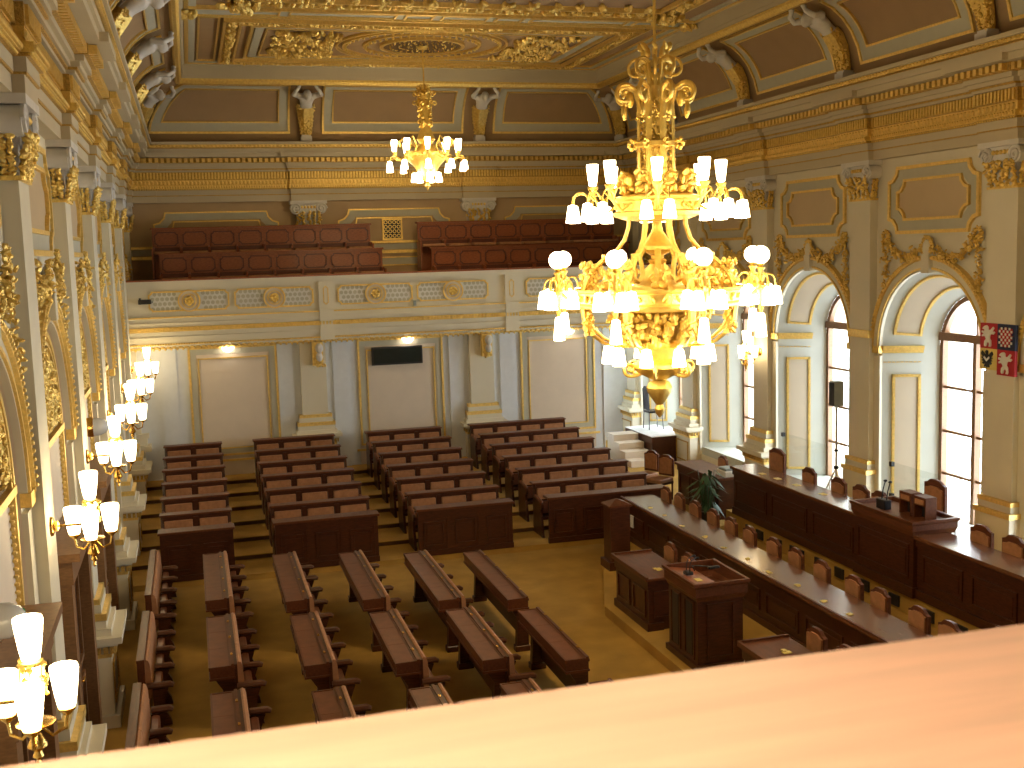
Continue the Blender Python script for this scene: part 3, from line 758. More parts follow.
def chandelier_big(x,y):
    B=3.52
    t=thing('chandelier','large gilded chandelier with three tiers of lit glass shades, hanging nearest the window wall','chandelier',(x,y,B))
    Z=lambda z:z-B
    def rad(mesh,name,n,off=0.,r=0.,z=0.,parent=t,extra=0.):
        for a in ring_of(n,off): put(name,mesh,parent,(r*cos(a),r*sin(a),z),(0,0,a+extra))
    m=MB(); m.tube([(0,0,Z(7.2)),(0,0,Z(9.93))],.018,8); m.lathe([(.03,Z(9.78)),(.12,Z(9.86)),(.2,Z(9.955))],16); m.build('rod',CHAND,t)
    m=MB(); m.lathe([(.07,Z(7.42)),(.08,Z(7.36)),(.06,Z(7.33)),(.075,Z(7.28)),(.05,Z(7.22)),(.06,Z(6.1))],12)
    for i in range(70):
        a=random.uniform(0,2*pi); m.blob((.11*cos(a),.11*sin(a),Z(random.uniform(6.2,7.2))),.045)
    m.build('column_core',CHAND,t)
    b=MB(); b.tube([(.205,0,Z(6.08)),(.205,0,Z(7.15)),(.215,0,Z(7.28))],.03,6,flat=(1.3,.5)); ME=mesh_of(b,'column_bar',CHAND)
    rad(ME,'column_bar',8)
    b=MB()
    for i in range(40): b.blob((.19+random.gauss(0,.008),random.gauss(0,.03),Z(6.38+.75*random.random())),.03)
    rad(mesh_of(b,'filigree_lattice',CHAND),'filigree_lattice',8,pi/8)
    b=MB(); pts=[(.2,0,Z(7.10)),(.24,0,Z(7.24))]+spiral(.37,Z(7.18),.12,1.4,pi*.75,-1)
    b.tube(pts,[.028]*2+[.028-.010*i/26 for i in range(27)],7)
    b.ell((.38,0,Z(7.0)),(.035,.035,.075),8,6); b.ell((.31,0,Z(7.14)),(.05,.04,.08),8,6)
    rad(mesh_of(b,'crown_scroll',CHAND),'crown_scroll',8)
    b=MB(); pts=[(.06,0,Z(7.28)),(.10,0,Z(7.52))]+spiral(.20,Z(7.46),.13,1.3,pi*.8,-1)
    b.tube(pts,[.022]*2+[.022-.008*i/26 for i in range(27)],6); b.blob((.12,0,Z(7.64)),.07); b.blob((.16,0,Z(7.70)),.06)
    rad(mesh_of(b,'top_scroll',CHAND),'top_scroll',8,pi/8)
    m=MB(); m.lathe([(.22,Z(6.60)),(.245,Z(6.61)),(.245,Z(6.66)),(.22,Z(6.67))],24)
    for a in ring_of(8):
        for k in range(5): m.ell((.285*cos(a)+.04*cos(a)*cos(k*1.25),.285*sin(a)+.04*sin(a)*cos(k*1.25),Z(6.64)+.045*sin(k*1.25)),.026,6,4)
    m.build('collar',CHAND,t)
    m=MB(); m.lathe([(.30,Z(6.09)),(.42,Z(6.07)),(.49,Z(6.05)),(.49,Z(6.02)),(.46,Z(6.0)),(.46,Z(5.90)),(.50,Z(5.88)),(.48,Z(5.84)),(.36,Z(5.80)),(.15,Z(5.78))],32)
    for a in ring_of(24): m.ell((.465*cos(a),.465*sin(a),Z(5.95)),(.03,.03,.035),6,4)
    m.build('upper_ring',CHAND,t)
    b=MB()
    for i in range(22): b.blob((.37+random.gauss(0,.035),random.gauss(0,.05),Z(6.1+.24*random.random())),.06)
    rad(mesh_of(b,'leaf_finial',CHAND),'leaf_finial',8,0)
    a_=MB(); a_.tube([(.46,0,Z(5.96)),(.55,0,Z(5.90)),(.66,0,Z(5.98)),(.72,0,Z(6.10))],.018,6); a_.lathe([(.02,Z(6.06)),(.03,Z(6.12)),(.06,Z(6.17)),(.06,Z(6.19))],10,(.72,0,0))
    for sg in (-1,1):
        pts=[(.70,0,Z(6.03)),(.76,sg*.05,Z(6.10))]+[(.86+.09*cos(pi-pi*i/8),sg*.115,Z(6.03)+.09*sin(pi-pi*i/8)) for i in range(9)]+[(.95,sg*.12,Z(5.985))]
        a_.tube(pts,.011,5)
    ME=mesh_of(a_,'upper_arm',CHAND)
    for a in ring_of(8,pi/8):
        ar=put('upper_arm',ME,t,None,(0,0,a)); put('tulip_shade',ME_T,ar,(.72,0,Z(6.19)))
        for sg in (-1,1): put('hanging_shade',ME_B,ar,(.95,sg*.12,Z(5.99)))
    b=MB(); pts=[(.34,0,Z(5.84)),(.35,0,Z(5.72)),(.40,0,Z(5.58)),(.50,0,Z(5.46)),(.63,0,Z(5.39)),(.76,0,Z(5.28)),(.86,0,Z(5.15)),(.91,0,Z(5.02))]
    b.tube(pts,[.026,.026,.026,.026,.03,.034,.036,.036],6,flat=(1.25,.7)); b.box(.60,.66,-.045,.045,Z(5.36),Z(5.42))
    for i in range(18): b.blob((.80+random.gauss(0,.05),random.gauss(0,.02),Z(5.23)+random.gauss(0,.05)),.05)
    rad(mesh_of(b,'rib',CHAND),'rib',8,0)
    m=MB(); m.lathe([(.05,Z(5.85)),(.055,Z(5.72)),(.07,Z(5.66)),(.15,Z(5.55)),(.195,Z(5.50)),(.2,Z(5.46)),(.12,Z(5.42)),(.08,Z(5.40)),(.07,Z(5.36)),(.11,Z(5.34)),(.09,Z(5.30)),(.17,Z(5.22)),(.2,Z(5.12)),(.30,Z(5.05)),(.32,Z(5.0))],24); m.build('vase',CHAND,t,smooth=.5)
    b=MB(); b.tube([(.14,0,Z(5.44)),(.22,0,Z(5.46)),(.28,0,Z(5.38)),(.25,0,Z(5.27)),(.24,0,Z(5.18)),(.31,0,Z(5.10)),(.38,0,Z(5.14)),(.36,0,Z(5.2))],.022,6,flat=(1.6,.8)); rad(mesh_of(b,'vase_scroll',CHAND),'vase_scroll',8,pi/8)
    m=MB(); m.lathe([(.30,Z(5.01)),(.6,Z(4.98)),(.88,Z(5.0)),(.96,Z(5.035)),(.965,Z(5.01)),(.93,Z(4.99)),(.93,Z(4.88)),(.965,Z(4.86)),(.955,Z(4.83)),(.80,Z(4.80)),(.55,Z(4.77)),(.5,Z(4.70)),(.52,Z(4.66)),(.44,Z(4.62)),(.40,Z(4.46)),(.44,Z(4.42)),(.34,Z(4.36)),(.25,Z(4.34))],40)
    for a in ring_of(40): m.blob((.94*cos(a),.94*sin(a),Z(4.935)),.06)
    for i in range(170):
        a=random.uniform(0,2*pi); z=random.random(); r=.46+.12*z; m.blob((r*cos(a),r*sin(a),Z(4.42+.33*z)),.075)
    m.build('main_ring',CHAND,t,smooth=.5)
    b=MB()
    for i in range(24): b.blob((.80+random.gauss(0,.04),random.gauss(0,.06),Z(5.03+.2*random.random())),.055)
    rad(mesh_of(b,'ring_cresting',CHAND),'ring_cresting',8,pi/8)
    b=MB(); b.tube([(.92,0,Z(4.86)),(.90,0,Z(4.70)),(.82,0,Z(4.54)),(.68,0,Z(4.43)),(.52,0,Z(4.38)),(.36,0,Z(4.37))],[.036,.034,.032,.03,.026,.022],6,flat=(1.3,.7)); b.box(.79,.85,-.05,.05,Z(4.52),Z(4.56))
    for i in range(14): b.blob((.87+random.gauss(0,.02),random.gauss(0,.03),Z(4.68)+random.gauss(0,.06)),.05)
    rad(mesh_of(b,'lower_rib',CHAND),'lower_rib',8,0)
    # eight side clusters
    RC=1.20
    c=MB(); c.tube([(.93,0,Z(4.95)),(1.02,0,Z(4.90)),(1.12,0,Z(4.96)),(RC,0,Z(5.05))],.022,6)
    c.lathe([(.015,Z(4.74)),(.03,Z(4.80)),(.02,Z(4.86)),(.06,Z(4.98)),(.05,Z(5.04)),(.025,Z(5.10)),(.03,Z(5.2)),(.05,Z(5.235)),(.02,Z(5.25)),(.055,Z(5.285))],10,(RC,0,0))
    HO=[]
    for k in range(4):
        b0=pi/4+pi/2*k; dx,dy=cos(b0),sin(b0)
        pts=[(RC+dx*.02,dy*.02,Z(5.06))]+[(RC+dx*(.10+.075*cos(pi-pi*i/8)),dy*(.10+.075*cos(pi-pi*i/8)),Z(5.08)+.085*sin(pi*i/8)) for i in range(9)]+[(RC+dx*.18,dy*.18,Z(5.03))]
        c.tube(pts,.010,5); HO.append((RC+dx*.18,dy*.18,Z(5.035)))
    for i in range(8): c.blob((RC+random.gauss(0,.04),random.gauss(0,.04),Z(5.02)+random.gauss(0,.03)),.05)
    MC=mesh_of(c,'cluster_arm',CHAND)
    for a in ring_of(8,0):
        ar=put('cluster_arm',MC,t,None,(0,0,a)); put('globe_shade',ME_G,ar,(RC,0,Z(5.375))); put('long_shade',ME_BL,ar,(RC,0,Z(4.745)))
        for h in HO: put('hanging_shade',ME_B,ar,h)
    a_=MB(); a_.tube([(.30,0,Z(4.38)),(.42,0,Z(4.44)),(.53,0,Z(4.45)),(.58,0,Z(4.37))],.013,6)
    ME=mesh_of(a_,'lower_arm',CHAND)
    for a in ring_of(10,.3):
        ar=put('lower_arm',ME,t,None,(0,0,a)); put('lower_shade',ME_B,ar,(.58,0,Z(4.375)))
    m=MB(); m.lathe([(.26,Z(4.36)),(.22,Z(4.28)),(.20,Z(4.22)),(.30,Z(4.16)),(.31,Z(4.12)),(.24,Z(4.05)),(.12,Z(3.99)),(.07,Z(3.97)),(.12,Z(3.94)),(.15,Z(3.88)),(.14,Z(3.83)),(.08,Z(3.74)),(.04,Z(3.68)),(.06,Z(3.63)),(.04,Z(3.57)),(.0,Z(3.52))],20); m.build('pendant_finial',CHAND,t,smooth=.6)
    b=MB(); b.tube([(.2,0,Z(4.06)),(.28,0,Z(4.03))]+spiral(.36,Z(4.11),.085,1.3,-pi*.55,1),.02,6); rad(mesh_of(b,'lower_scroll',CHAND),'lower_scroll',6)
    return t
chandelier_big(XC,12.0)
def chandelier_small(x,y):
    B=6.84
    t=thing('chandelier','smaller gilded chandelier with lit shades, hanging from the round ceiling rosette before the gallery','chandelier',(x,y,B))
    Z=lambda z:z-B
    m=MB(); m.tube([(0,0,Z(9.0)),(0,0,Z(9.90))],.016,8); m.lathe([(.1,Z(9.86)),(.12,Z(9.912))],14); m.build('rod',CHAND,t)
    m=MB(); m.lathe([(.03,Z(9.12)),(.08,Z(9.0)),(.12,Z(8.9)),(.10,Z(8.8)),(.13,Z(8.72)),(.11,Z(8.2)),(.15,Z(8.1)),(.2,Z(7.95)),(.12,Z(7.85)),(.22,Z(7.75)),(.42,Z(7.66)),(.46,Z(7.60)),(.42,Z(7.52)),(.30,Z(7.40)),(.22,Z(7.28)),(.12,Z(7.1)),(.03,Z(7.0)),(.06,Z(6.95)),(.03,Z(6.9)),(0,Z(6.84))],20)
    for i in range(90):
        a=random.uniform(0,6.3); m.blob((.13*cos(a),.13*sin(a),Z(random.uniform(8.2,9.1))),.06)
    m.build('column',CHAND,t,smooth=.5)
    b=MB(); b.tube([(.14,0,Z(8.66)),(.17,0,Z(8.7))]+spiral(.22,Z(8.72),.06,1.2,pi,-1),.016,5); ME=mesh_of(b,'crown_scroll',CHAND)
    for a in ring_of(6): put('crown_scroll',ME,t,None,(0,0,a)); put('crown_scroll',ME,t,(0,0,.2),(0,0,a+.5))
    m=MB()
    m.lathe([(.44,Z(7.585)),(.47,Z(7.62)),(.44,Z(7.655))],30)
    for a in ring_of(40): m.blob((.45*cos(a),.45*sin(a),Z(7.62)),.07)
    m.build('ring_trim',CHAND,t)
    a_=MB(); a_.tube([(.42,0,Z(7.58)),(.55,0,Z(7.5)),(.68,0,Z(7.55)),(.73,0,Z(7.64))],.018,6); a_.lathe([(.02,Z(7.60)),(.055,Z(7.66)),(.06,Z(7.68))],9,(.73,0,0))
    a_.tube([(.66,0,Z(7.54)),(.76,0,Z(7.58)),(.83,0,Z(7.56)),(.85,0,Z(7.47))],.012,5)
    a_.tube([(.45,0,Z(7.565)),(.36,0,Z(7.8)),(.5,0,Z(8.0)),(.62,0,Z(7.9)),(.58,0,Z(7.82))],.016,5)
    ME=mesh_of(a_,'arm',CHAND)
    for a in ring_of(10,.15):
        ar=put('arm',ME,t,None,(0,0,a)); put('tulip_shade',ME_T,ar,(.73,0,Z(7.68))); put('hanging_shade',ME_B,ar,(.85,0,Z(7.48)))
    for a in ring_of(7,.2): put('lower_shade',ME_B,t,(.28*cos(a),.28*sin(a),Z(7.24)))
    return t
chandelier_small(XC,24.6)
# ---- wall sconces
ME_ST=mesh_of(tulip(.25,.078),'tulip_shade',SHADEW)
def sconce(loc,rz,label):
    t=thing('wall_sconce',label,'wall lamp',loc,rz,'gilded wall sconces with tulip shades')
    m=MB(lambda x,y,z:(z,y,x)); m.lathe([(.09,0),(.085,.02),(.045,.035),(.05,.06),(.02,.075)],12); m.build('wall_plate',BRASS,t)
    m=MB(); m.tube([(.06,0,0),(.33,0,0)],.012,7); m.build('arm',BRASS,t)
    bx=.34
    m=MB(); m.lathe([(.0,-.40),(.018,-.38),(.012,-.35),(.03,-.33),(.02,-.30),(.055,-.27),(.04,-.23),(.02,-.19),(.03,-.16),(.10,-.145),(.105,-.135),(.03,-.125),(.025,-.09),(.05,-.06),(.03,-.03),(.03,.0),(.05,.02)],14,(bx,0,0)); m.build('body',BRASS,t)
    m=MB(); m.lathe([(.05,.02),(.062,.08),(.06,.17),(.05,.20)],12,(bx,0,0)); m.build('lit_cylinder',SHADEW,t)
    m=MB()
    for i in range(20):
        a=random.uniform(0,6.3); m.blob((bx+.066*cos(a),.066*sin(a),random.choice((.03,.10,.12,.185))+random.gauss(0,.01)),.03)
    for a in ring_of(6): m.tube([(bx+.064*cos(a),.064*sin(a),.015),(bx+.068*cos(a+.3),.068*sin(a+.3),.1),(bx+.064*cos(a+.6),.064*sin(a+.6),.2)],.006,5)
    m.lathe([(.055,.195),(.075,.20),(.06,.215)],12,(bx,0,0)); m.build('gilt_lattice',CHAND,t)
    put('tulip_shade',ME_ST,t,(bx,0,.215))
    a_=MB(); a_.tube([(.03,0,-.17),(.09,0,-.24),(.165,0,-.22),(.18,0,-.14)],.010,6); a_.lathe([(.015,-.15),(.045,-.12),(.05,-.105)],9,(.18,0,0)); ME=mesh_of(a_,'cup_arm',BRASS)
    for a in ring_of(3,.55):
        ar=put('cup_arm',ME,t,(bx,0,0),(0,0,a)); put('tulip_shade',ME_ST,ar,(.18,0,-.11))
    return t
for k,y in enumerate(PIL):
    sconce((XL+.15,y if k else 6.5,3.20 if k else 3.12),0,'gilded wall sconce with lit tulip shades, %s from the camera along the long sconce wall'%ORD[k+1] if k else 'gilded wall sconce with lit tulip shades, nearest the camera and largest of its wall')
sconce((XR-.15,21.6,3.20),pi,'gilded wall sconce with lit shades on the window-wall pilaster behind the large chandelier')
# brass lamp added on the rail out of view, to brighten the handrail
tt=thing('added_rail_lamp','added brass lamp, out of view, lighting the wooden rail of the near gallery','lamp',(-.95,.40,5.257))
m=MB(); m.lathe([(.09,0),(.09,.012),(.03,.03),(.012,.05)],16); m.tube([(0,0,.04),(0,0,.6),(.06,0,.75),(.2,0,.82),(.60,0,.80),(.66,0,.76)],.01,8); m.build('lamp_stem',BRASS,tt)
m=MB(); m.lathe([(.02,.78),(.05,.76),(.11,.66),(.10,.66),(.045,.745),(.02,.765)],18,(.66,0,0)); m.build('lamp_shade',BRASS,tt)
m=MB(); m.ell((.66,0,.69),.038,12,8); m.build('bulb',BULB,tt)
# ---- small lamps under the gallery fringe
for k,(x,lb) in enumerate(((.75,'above the panel nearest the sconce wall'),(4.84,'above the black display board'),(8.81,'above the panel behind the large chandelier'))):
    t=thing('ceiling_light','small lit glass lamp under the gallery edge, '+lb,'lamp',(x,26.02,3.42),0,'small lamps under the gallery edge')
    m=MB(); m.lathe([(.0,.0),(.07,.015),(.12,.06),(.14,.11),(.09,.11),(.0,.08)],16); m.build('glass_bowl',SPOT,t)
    m=MB(); m.tube([(0,0,.06),(0,0,.145)],.02,8); m.build('stem',BRASS,t)
# ---- dome lamps over the doors
for y,z,lb in ((8.05,3.12,'white dome lamp with a green mark over the door nearest the camera'),(16.4,3.25,'white dome lamp with a green mark over the door past the second sconce')):
    t=thing('wall_lamp',lb,'wall lamp',(XL+ND+.0,y,z),0,'dome lamps over the doors')
    m=MB(lambda x,y,z:(z,y,x)); m.lathe([(.0,0),(.13,0),(.14,.10),(.13,.12)],16); m.build('brass_base',BRASS,t)
    m=MB(lambda x,y,z:(z,y,x)); m.lathe([(.125,.12),(.12,.2),(.09,.27),(.04,.305),(0,.31)],16); m.build('dome',DOME,t)
    m=MB(); m.tube([(.255,.03,-.07),(.285,.05,.0),(.28,.02,.06)],.018,6); m.build('green_mark',GREEN,t)
# ================================================================== FURNITURE
# ---- tiered benches
BL=[('two-seat block beside the sconce wall',-.73,.47,2),('three-seat block next to the two-seat block',1.17,2.95,3),('three-seat block next to the four-seat block',3.67,5.42,3),('four-seat block nearest the windows',6.12,8.45,4)]
def end_poly(zb,zt):   # (y,z) outline of a bench end with scrolled armrest
    p=[(-.56,zb),(.03,zb),(.03,zt-.02),(-.03,zt-.02),(-.07,zb+.72)]
    p+=[(-.10-.05*0,zb+.70),(-.36,zb+.67)]+[(-.47+.07*cos(pi/2+i*pi/5),zb+.60+.07*sin(pi/2+i*pi/5)) for i in range(6)]
    p+=[(-.45,zb+.42),(-.50,zb+.25),(-.53,zb+.08)]; return p
for bn,x0,x1,n in BL:
    w=(x1-x0)/n
    y=19.42
    t=thing('front_desk','dark panelled front with ledge, foremost of %s'%bn,'bench front',((x0+x1)/2,y,TZ[0]),0,'panelled fronts of the raised benches')
    h=.86; X0,X1=-(x1-x0)/2,(x1-x0)/2
    m=MB(); m.box(X0,X1,.04,.08,0,h-.03); m.box(X0-.01,X1+.01,.02,.09,0,.10); m.box(X0,X1,.025,.06,h-.16,h-.03)
    for i in range(n+1):
        u=X0+w*i; a,b=max(X0,u-.06),min(X1,u+.06); m.box(a,b,.03,.05,.1,h-.1)
    m.build('panel_frame',WOOD,t,smooth=0)
    for i in range(n):
        m=MB(lambda u,v,q:(u,.04-q,v)); u=X0+w*i
        m.ribbon(rect(u+.10,u+w-.10,.17,h-.24),.03,0,.02); m.box(u+.17,u+w-.17,.24,h-.31,0,.008); m.build('raised_panel',WOOD,t,smooth=0)
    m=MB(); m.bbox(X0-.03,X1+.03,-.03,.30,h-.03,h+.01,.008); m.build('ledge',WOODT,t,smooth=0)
    for k in range(1,7):
        zb=TZ[k-1]; zt=TZ[k]+.87-zb; yy=19.44+k
        t=thing('tiered_bench','wooden bench with %s tan backs, %s row of %s'%(['','','two','three','four'][n],ORD[k] if k<6 else 'topmost',bn),'bench',((x0+x1)/2,yy,zb+.0),0,'raised benches facing the chamber')
        m=MB(); m.box(X0+.04,X1-.04,-.035,-.01,.28,zt-.03); m.box(X0+.04,X1-.04,-.06,-.012,zt-.10,zt-.03); m.box(X0+.04,X1-.04,-.30,-.035,.28,.33)
        for i in range(n+1):
            u=X0+w*i; a,b=max(X0+.04,u-.045),min(X1-.04,u+.045); m.box(a,b,-.075,-.02,.3,zt-.06)
        m.build('back_frame',WOOD,t,smooth=0)
        m=MB(); m.bbox(X0-.02,X1+.02,-.07,.17,zt-.03,zt,.008); m.build('top_rail',WOODT,t,smooth=0)
        if k==1:
            pm=[]
        for i in range(n):
            u=X0+w*i
            m=MB(); m.bbox(u+.058,u+w-.058,-.085,-.03,zt-.32,zt-.105,.012); o=m.build('back_pad',LEATH,t,smooth=.5); 
            m=MB(); m.bbox(u+.065,u+w-.065,-.13,-.05,.37,.60,.015); m.build('seat',LEATHD,t,smooth=.5)
        for sx in (X0,X1-.045):
            m=MB(lambda a,b,c:(c,a,b)); m.prism(end_poly(0,zt),sx,sx+.045); ep=m.build('end_panel',WOOD,t,smooth=.4)
            m=MB(); m.tube([(sx+.022,-.08,.715),(sx+.022,-.36,.69),(sx+.022,-.45,.67),(sx+.022,-.50,.62)],.032,7); m.build('armrest',LEATHD,ep)
# ---- floor desks with the seats of the row behind fixed to them
PIT=.648
def desk_unit(name,label,cat,x,yn,n,desk=True,seats=True,group=None):
    L=n*PIT+.03
    t=thing(name,label,cat,(x,yn,0),0,group)
    if desk:
        m=MB(); m.box(0,.30,0,L,.725,.755); m.box(.012,.29,.012,L-.012,.63,.725); m.box(0,.30,0,L,.605,.63)
        dc=m.build('desk_case',WOODT,t,smooth=0)
        m=MB(lambda u,v,q:(u,v,.755+q)); m.ribbon(rect(0,.255,0,L),.022,0,.014); m.box(.255,.29,0,L,0,.03); m.build('raised_rim',WOODT,t,smooth=0)
        for i in range(n):
            a=.024+(L-.048)*i/n; b=.024+(L-.048)*(i+1)/n
            m=MB(); m.box(.022,.255,a+.002,b-.002,.755,.762); m.build('writing_pad',LEATHD,dc,smooth=0)
            m=MB(); m.box(.26,.285,(a+b)/2-.03,(a+b)/2+.03,.785,.793); m.build('brass_fitting',BRASS,dc,smooth=0)
        for y in (.06,L-.18):
            m=MB(); m.prism([(.13,.0),(.30,0),(.30,.605),(.05,.605),(.13,.45)],0,.12) ; 
            m=MB(lambda a,b,c:(a,c,b)); m.prism([(.13,.08),(.30,.08),(.30,.605),(.06,.605),(.15,.46)],y,y+.10); lg=m.build('leg',WOOD,t,smooth=0)
            m=MB(); m.bbox(.11,.32,y-.02,y+.12,0,.08,.008); m.build('foot',WOOD,lg,smooth=0)
        m=MB(); m.box(.26,.29,.1,L-.1,.12,.62)
        m.build('modesty_panel',WOOD,t,smooth=0)
    if seats:
        m=MB(); m.box(.29 if desk else .24,.325,.003,L-.003,.10,.775 if desk else .83)
        if not desk: m.box(.235,.325,0,L,.805,.84)
        m.build('back_board',WOOD if desk else WOODT,t,smooth=0)
        for i in range(n):
            a=.015+PIT*i; b=a+PIT
            m=MB(lambda u,v,q:(u,q,v)); m.prism(([(.325,.36),(.385,.34),(.40,.50),(.385,.74),(.372,.785),(.345,.80),(.325,.79)] if desk else [(.325,.36),(.385,.34),(.40,.50),(.385,.76),(.37,.815),(.345,.83),(.325,.82)]),a+.003,b-.003); m.build('back_pad',LEATH,t,smooth=.7)
            m=MB(); m.bbox(.405,.50,a+.05,b-.05,.20,.47,.015); m.build('seat',LEATHD,t,smooth=.5)
        for i in range(n+1):
            y=.015+PIT*i; x0=.31 if i==0 else .41
            m=MB(); m.tube([(x0,y,.51),(.60,y,.51),(.64,y,.49)],[.05,.05,.035],8,flat=(1,.8)); m.build('armrest',LEATHA,t,smooth=.7)
            m=MB(lambda a,b,c:(a,c,b)); m.prism([(.40,.02),(.60,.02),(.585,.10),(.52,.22),(.53,.33),(.58,.47),(.40,.47)],y-.035,y+.035); m.build('arm_support',WOOD,t,smooth=0)
    return t
COLS=[('first',-.05),('second',1.02),('third',2.04),('fourth',3.02),('front',3.92)]
NEAR={0:(15.91,13.2,10.42),1:(15.46,12.87,10.1),2:(15.14,12.58,9.8),3:(14.74,12.32,9.6),4:(14.43,11.98,9.3)}
ROWN=['row nearest the raised benches','middle row','row nearest the foreground rail']
for c,(cn,x) in enumerate(COLS):
    for r in range(3):
        nn=4 if r==0 else 3
        col='front column by the open floor' if c==4 else '%s column from the sconce wall'%cn
        desk_unit('desk_bench' if c<4 else 'bench_desk','wooden desk %s, %s, %s'%('with leather seats' if c<4 else 'without seats',col,ROWN[r]),'desk',x,NEAR[c][r],nn,True,c<4,'desks on the chamber floor')
for r,y in enumerate((16.26,13.55,10.85)):
    desk_unit('wall_bench','leather seats without desk along the sconce wall, '+ROWN[r],'bench',-1.10,y,4 if r==0 else 3,False,True,'desks on the chamber floor')
# ---- chairs with arched wooden backs (face -x)
def arched(w,h,n=8,rise=.07):
    p=[(-w,0)]; p.append((w,0)); p.append((w,h-rise))
    p+=[(w*.72,h-rise*.75),(w*.45,h-rise*.1),(w*.2,h),(-w*.2,h),(-w*.45,h-rise*.1),(-w*.72,h-rise*.75),(-w,h-rise)]
    return p
def make_chair(label,loc,h=1.0,w=.215,rz=0.,cat='chair'):
    t=thing('wooden_chair',label,cat,loc,rz,None)
    m=MB(lambda a,b,c:(c,a,b+.50)); m.prism(arched(w,h-.50),.0,.045); bf=m.build('back_frame',WOODT,t,smooth=.3)
    m=MB(lambda a,b,c:(c,a,b+.55)); q=[(a*.84,b*(.80 if h<1.2 else .85)) for a,b in arched(w,h-.52,rise=.04)]; m.prism(q,-.022,.004); m.build('back_pad',LEATH,bf,smooth=.3)
    m=MB(); m.bbox(-.44,.02,-w,w,.41,.49,.015); m.build('seat',LEATH,t,smooth=.4)
    m=MB(); m.box(-.43,.03,-w+.01,w-.01,.36,.41); m.build('seat_frame',WOOD,t,smooth=0)
    for a,b in ((-.41,-w+.03),(-.41,w-.03),(.01,-w+.03),(.01,w-.03)):
        m=MB(); m.tube([(a,b,0),(a,b,.37)],[.016,.024],6); m.build('leg',WOOD,t)
    return t
proto=make_chair('wooden chair with arched tan leather back, first along the long table from the wooden post',(8.20,18.9,.15),.95,.19)
proto['group']='chairs along the long table'
LCH=[18.3,17.65,16.95,16.3,15.66,14.9,14.25,13.55,12.76,12.17,11.37,10.8]
for i,y in enumerate(LCH):
    dup(proto,(8.20,y,.15),None,'wooden chair with arched tan leather back, %s along the long table from the wooden post'%(ORD[i+2] if i<12 else 'thirteenth'))
protoB=make_chair('wooden chair with arched tan back behind the high bench, first after the tall end chair',(10.24,17.34,.45),1.12,.215)
protoB['group']='chairs behind the high bench'
for i,y in enumerate((16.4,15.75,15.22)):
    dup(protoB,(10.24,y,.45),None,'wooden chair with arched tan back behind the high bench, %s after the tall end chair'%ORD[i+2],'chairs behind the high bench')
for i,y in enumerate((12.84,12.2)):
    dup(protoB,(10.24,y,.45),None,'wooden chair with arched tan back behind the lower bench end, %s past the raised centre'%('first','second')[i],'chairs behind the high bench')
c1=make_chair('tall wooden armless chair with arched leather back at the far end of the high bench',(10.26,18.5,.45),1.27,.28)
c2=make_chair('tall wooden chair behind the raised centre of the high bench',(10.72,14.5,.45),1.40,.25)
for x,y,lb in ((6.66,15.22,'far chair of the two behind the clerk desk beside the lectern'),(6.66,14.6,'chair half hidden by the lectern, behind the clerk desk'),(6.66,11.12,'chair behind the clerk desk at the near side of the lectern'),(6.66,10.5,'chair nearest the foreground rail behind the near clerk desk')):
    dup(proto,(x,y,.15),None,'wooden '+lb,'chairs behind the clerk desks')
for x,y,z,r,lb in ((9.42,22.45,.15,.5,'wooden chair with tan seat below the stage, farther of the two'),(9.50,21.85,.15,.5,'wooden chair with tan seat below the stage, nearer of the two'),(10.52,21.25,.15,0,'chair behind the side desk next to the stage pilaster'),(10.52,20.25,.45-.3,0,'chair behind the side desk next to the white device')):
    dup(proto,(x,y,z),r,lb,'chairs around the side desk')
# ---- long table
def panelled(mb_f,y0,y1,z0,z1,step,mm,root,x,name='raised_panel'):
    n=max(1,round((y1-y0)/step)); w=(y1-y0)/n
    for i in range(n):
        m=MB(lambda u,v,q:(x-q,u,v)); a=y0+w*i
        m.ribbon(rect(a+.09,a+w-.09,z0+.07,z1-.07),.03,0,.022); m.box(a+.17,a+w-.17,z0+.15,z1-.15,0,.010)
        m.build(name,mm,root,smooth=0)
t=thing('long_table','long dark wooden table with polished top and a row of thirteen chairs behind','table',(0,0,0))
Y0,Y1=8.6,19.2
m=MB(); m.box(7.50,7.54,Y0,Y1,.15,.86); m.box(7.47,7.56,Y0,Y1,.15,.25); m.box(7.48,7.56,Y0,Y1,.74,.86); m.box(7.54,7.98,Y1-.05,Y1-.02,.15,.859); m.box(7.54,7.98,Y0+.01,Y0+.05,.15,.859); m.build('front_panel',WOOD,t,smooth=0)
panelled(None,Y0,Y1,.27,.72,1.06,WOOD,t,7.50)
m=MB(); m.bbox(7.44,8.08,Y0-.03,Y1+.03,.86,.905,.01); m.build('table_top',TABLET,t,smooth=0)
m=MB(); m.box(7.44,7.475,Y0-.03,Y1+.03,.905,.925); m.build('front_lip',WOODT,t,smooth=0)
for i,(a,b) in enumerate(((7.60,18.2),(7.62,17.6),(7.58,16.8),(7.62,16.0),(7.6,15.3),(7.63,14.6),(7.6,13.9),(7.64,13.2),(7.6,12.5),(7.62,11.9))):
    m=MB(); 
    for k in range(4):
        x=random.uniform(-.025,.025); y=random.uniform(-.035,.035); m.box(x-.022,x+.022,y-.028,y+.028,0,.004+.002*k)
    o=m.build('gilt_card',YELL,None,(a,b,.906),smooth=0); tag(o,'small gilt cards lying on the long table, %s from the wooden post'%ORD[i+1],'card','cards on the long table')
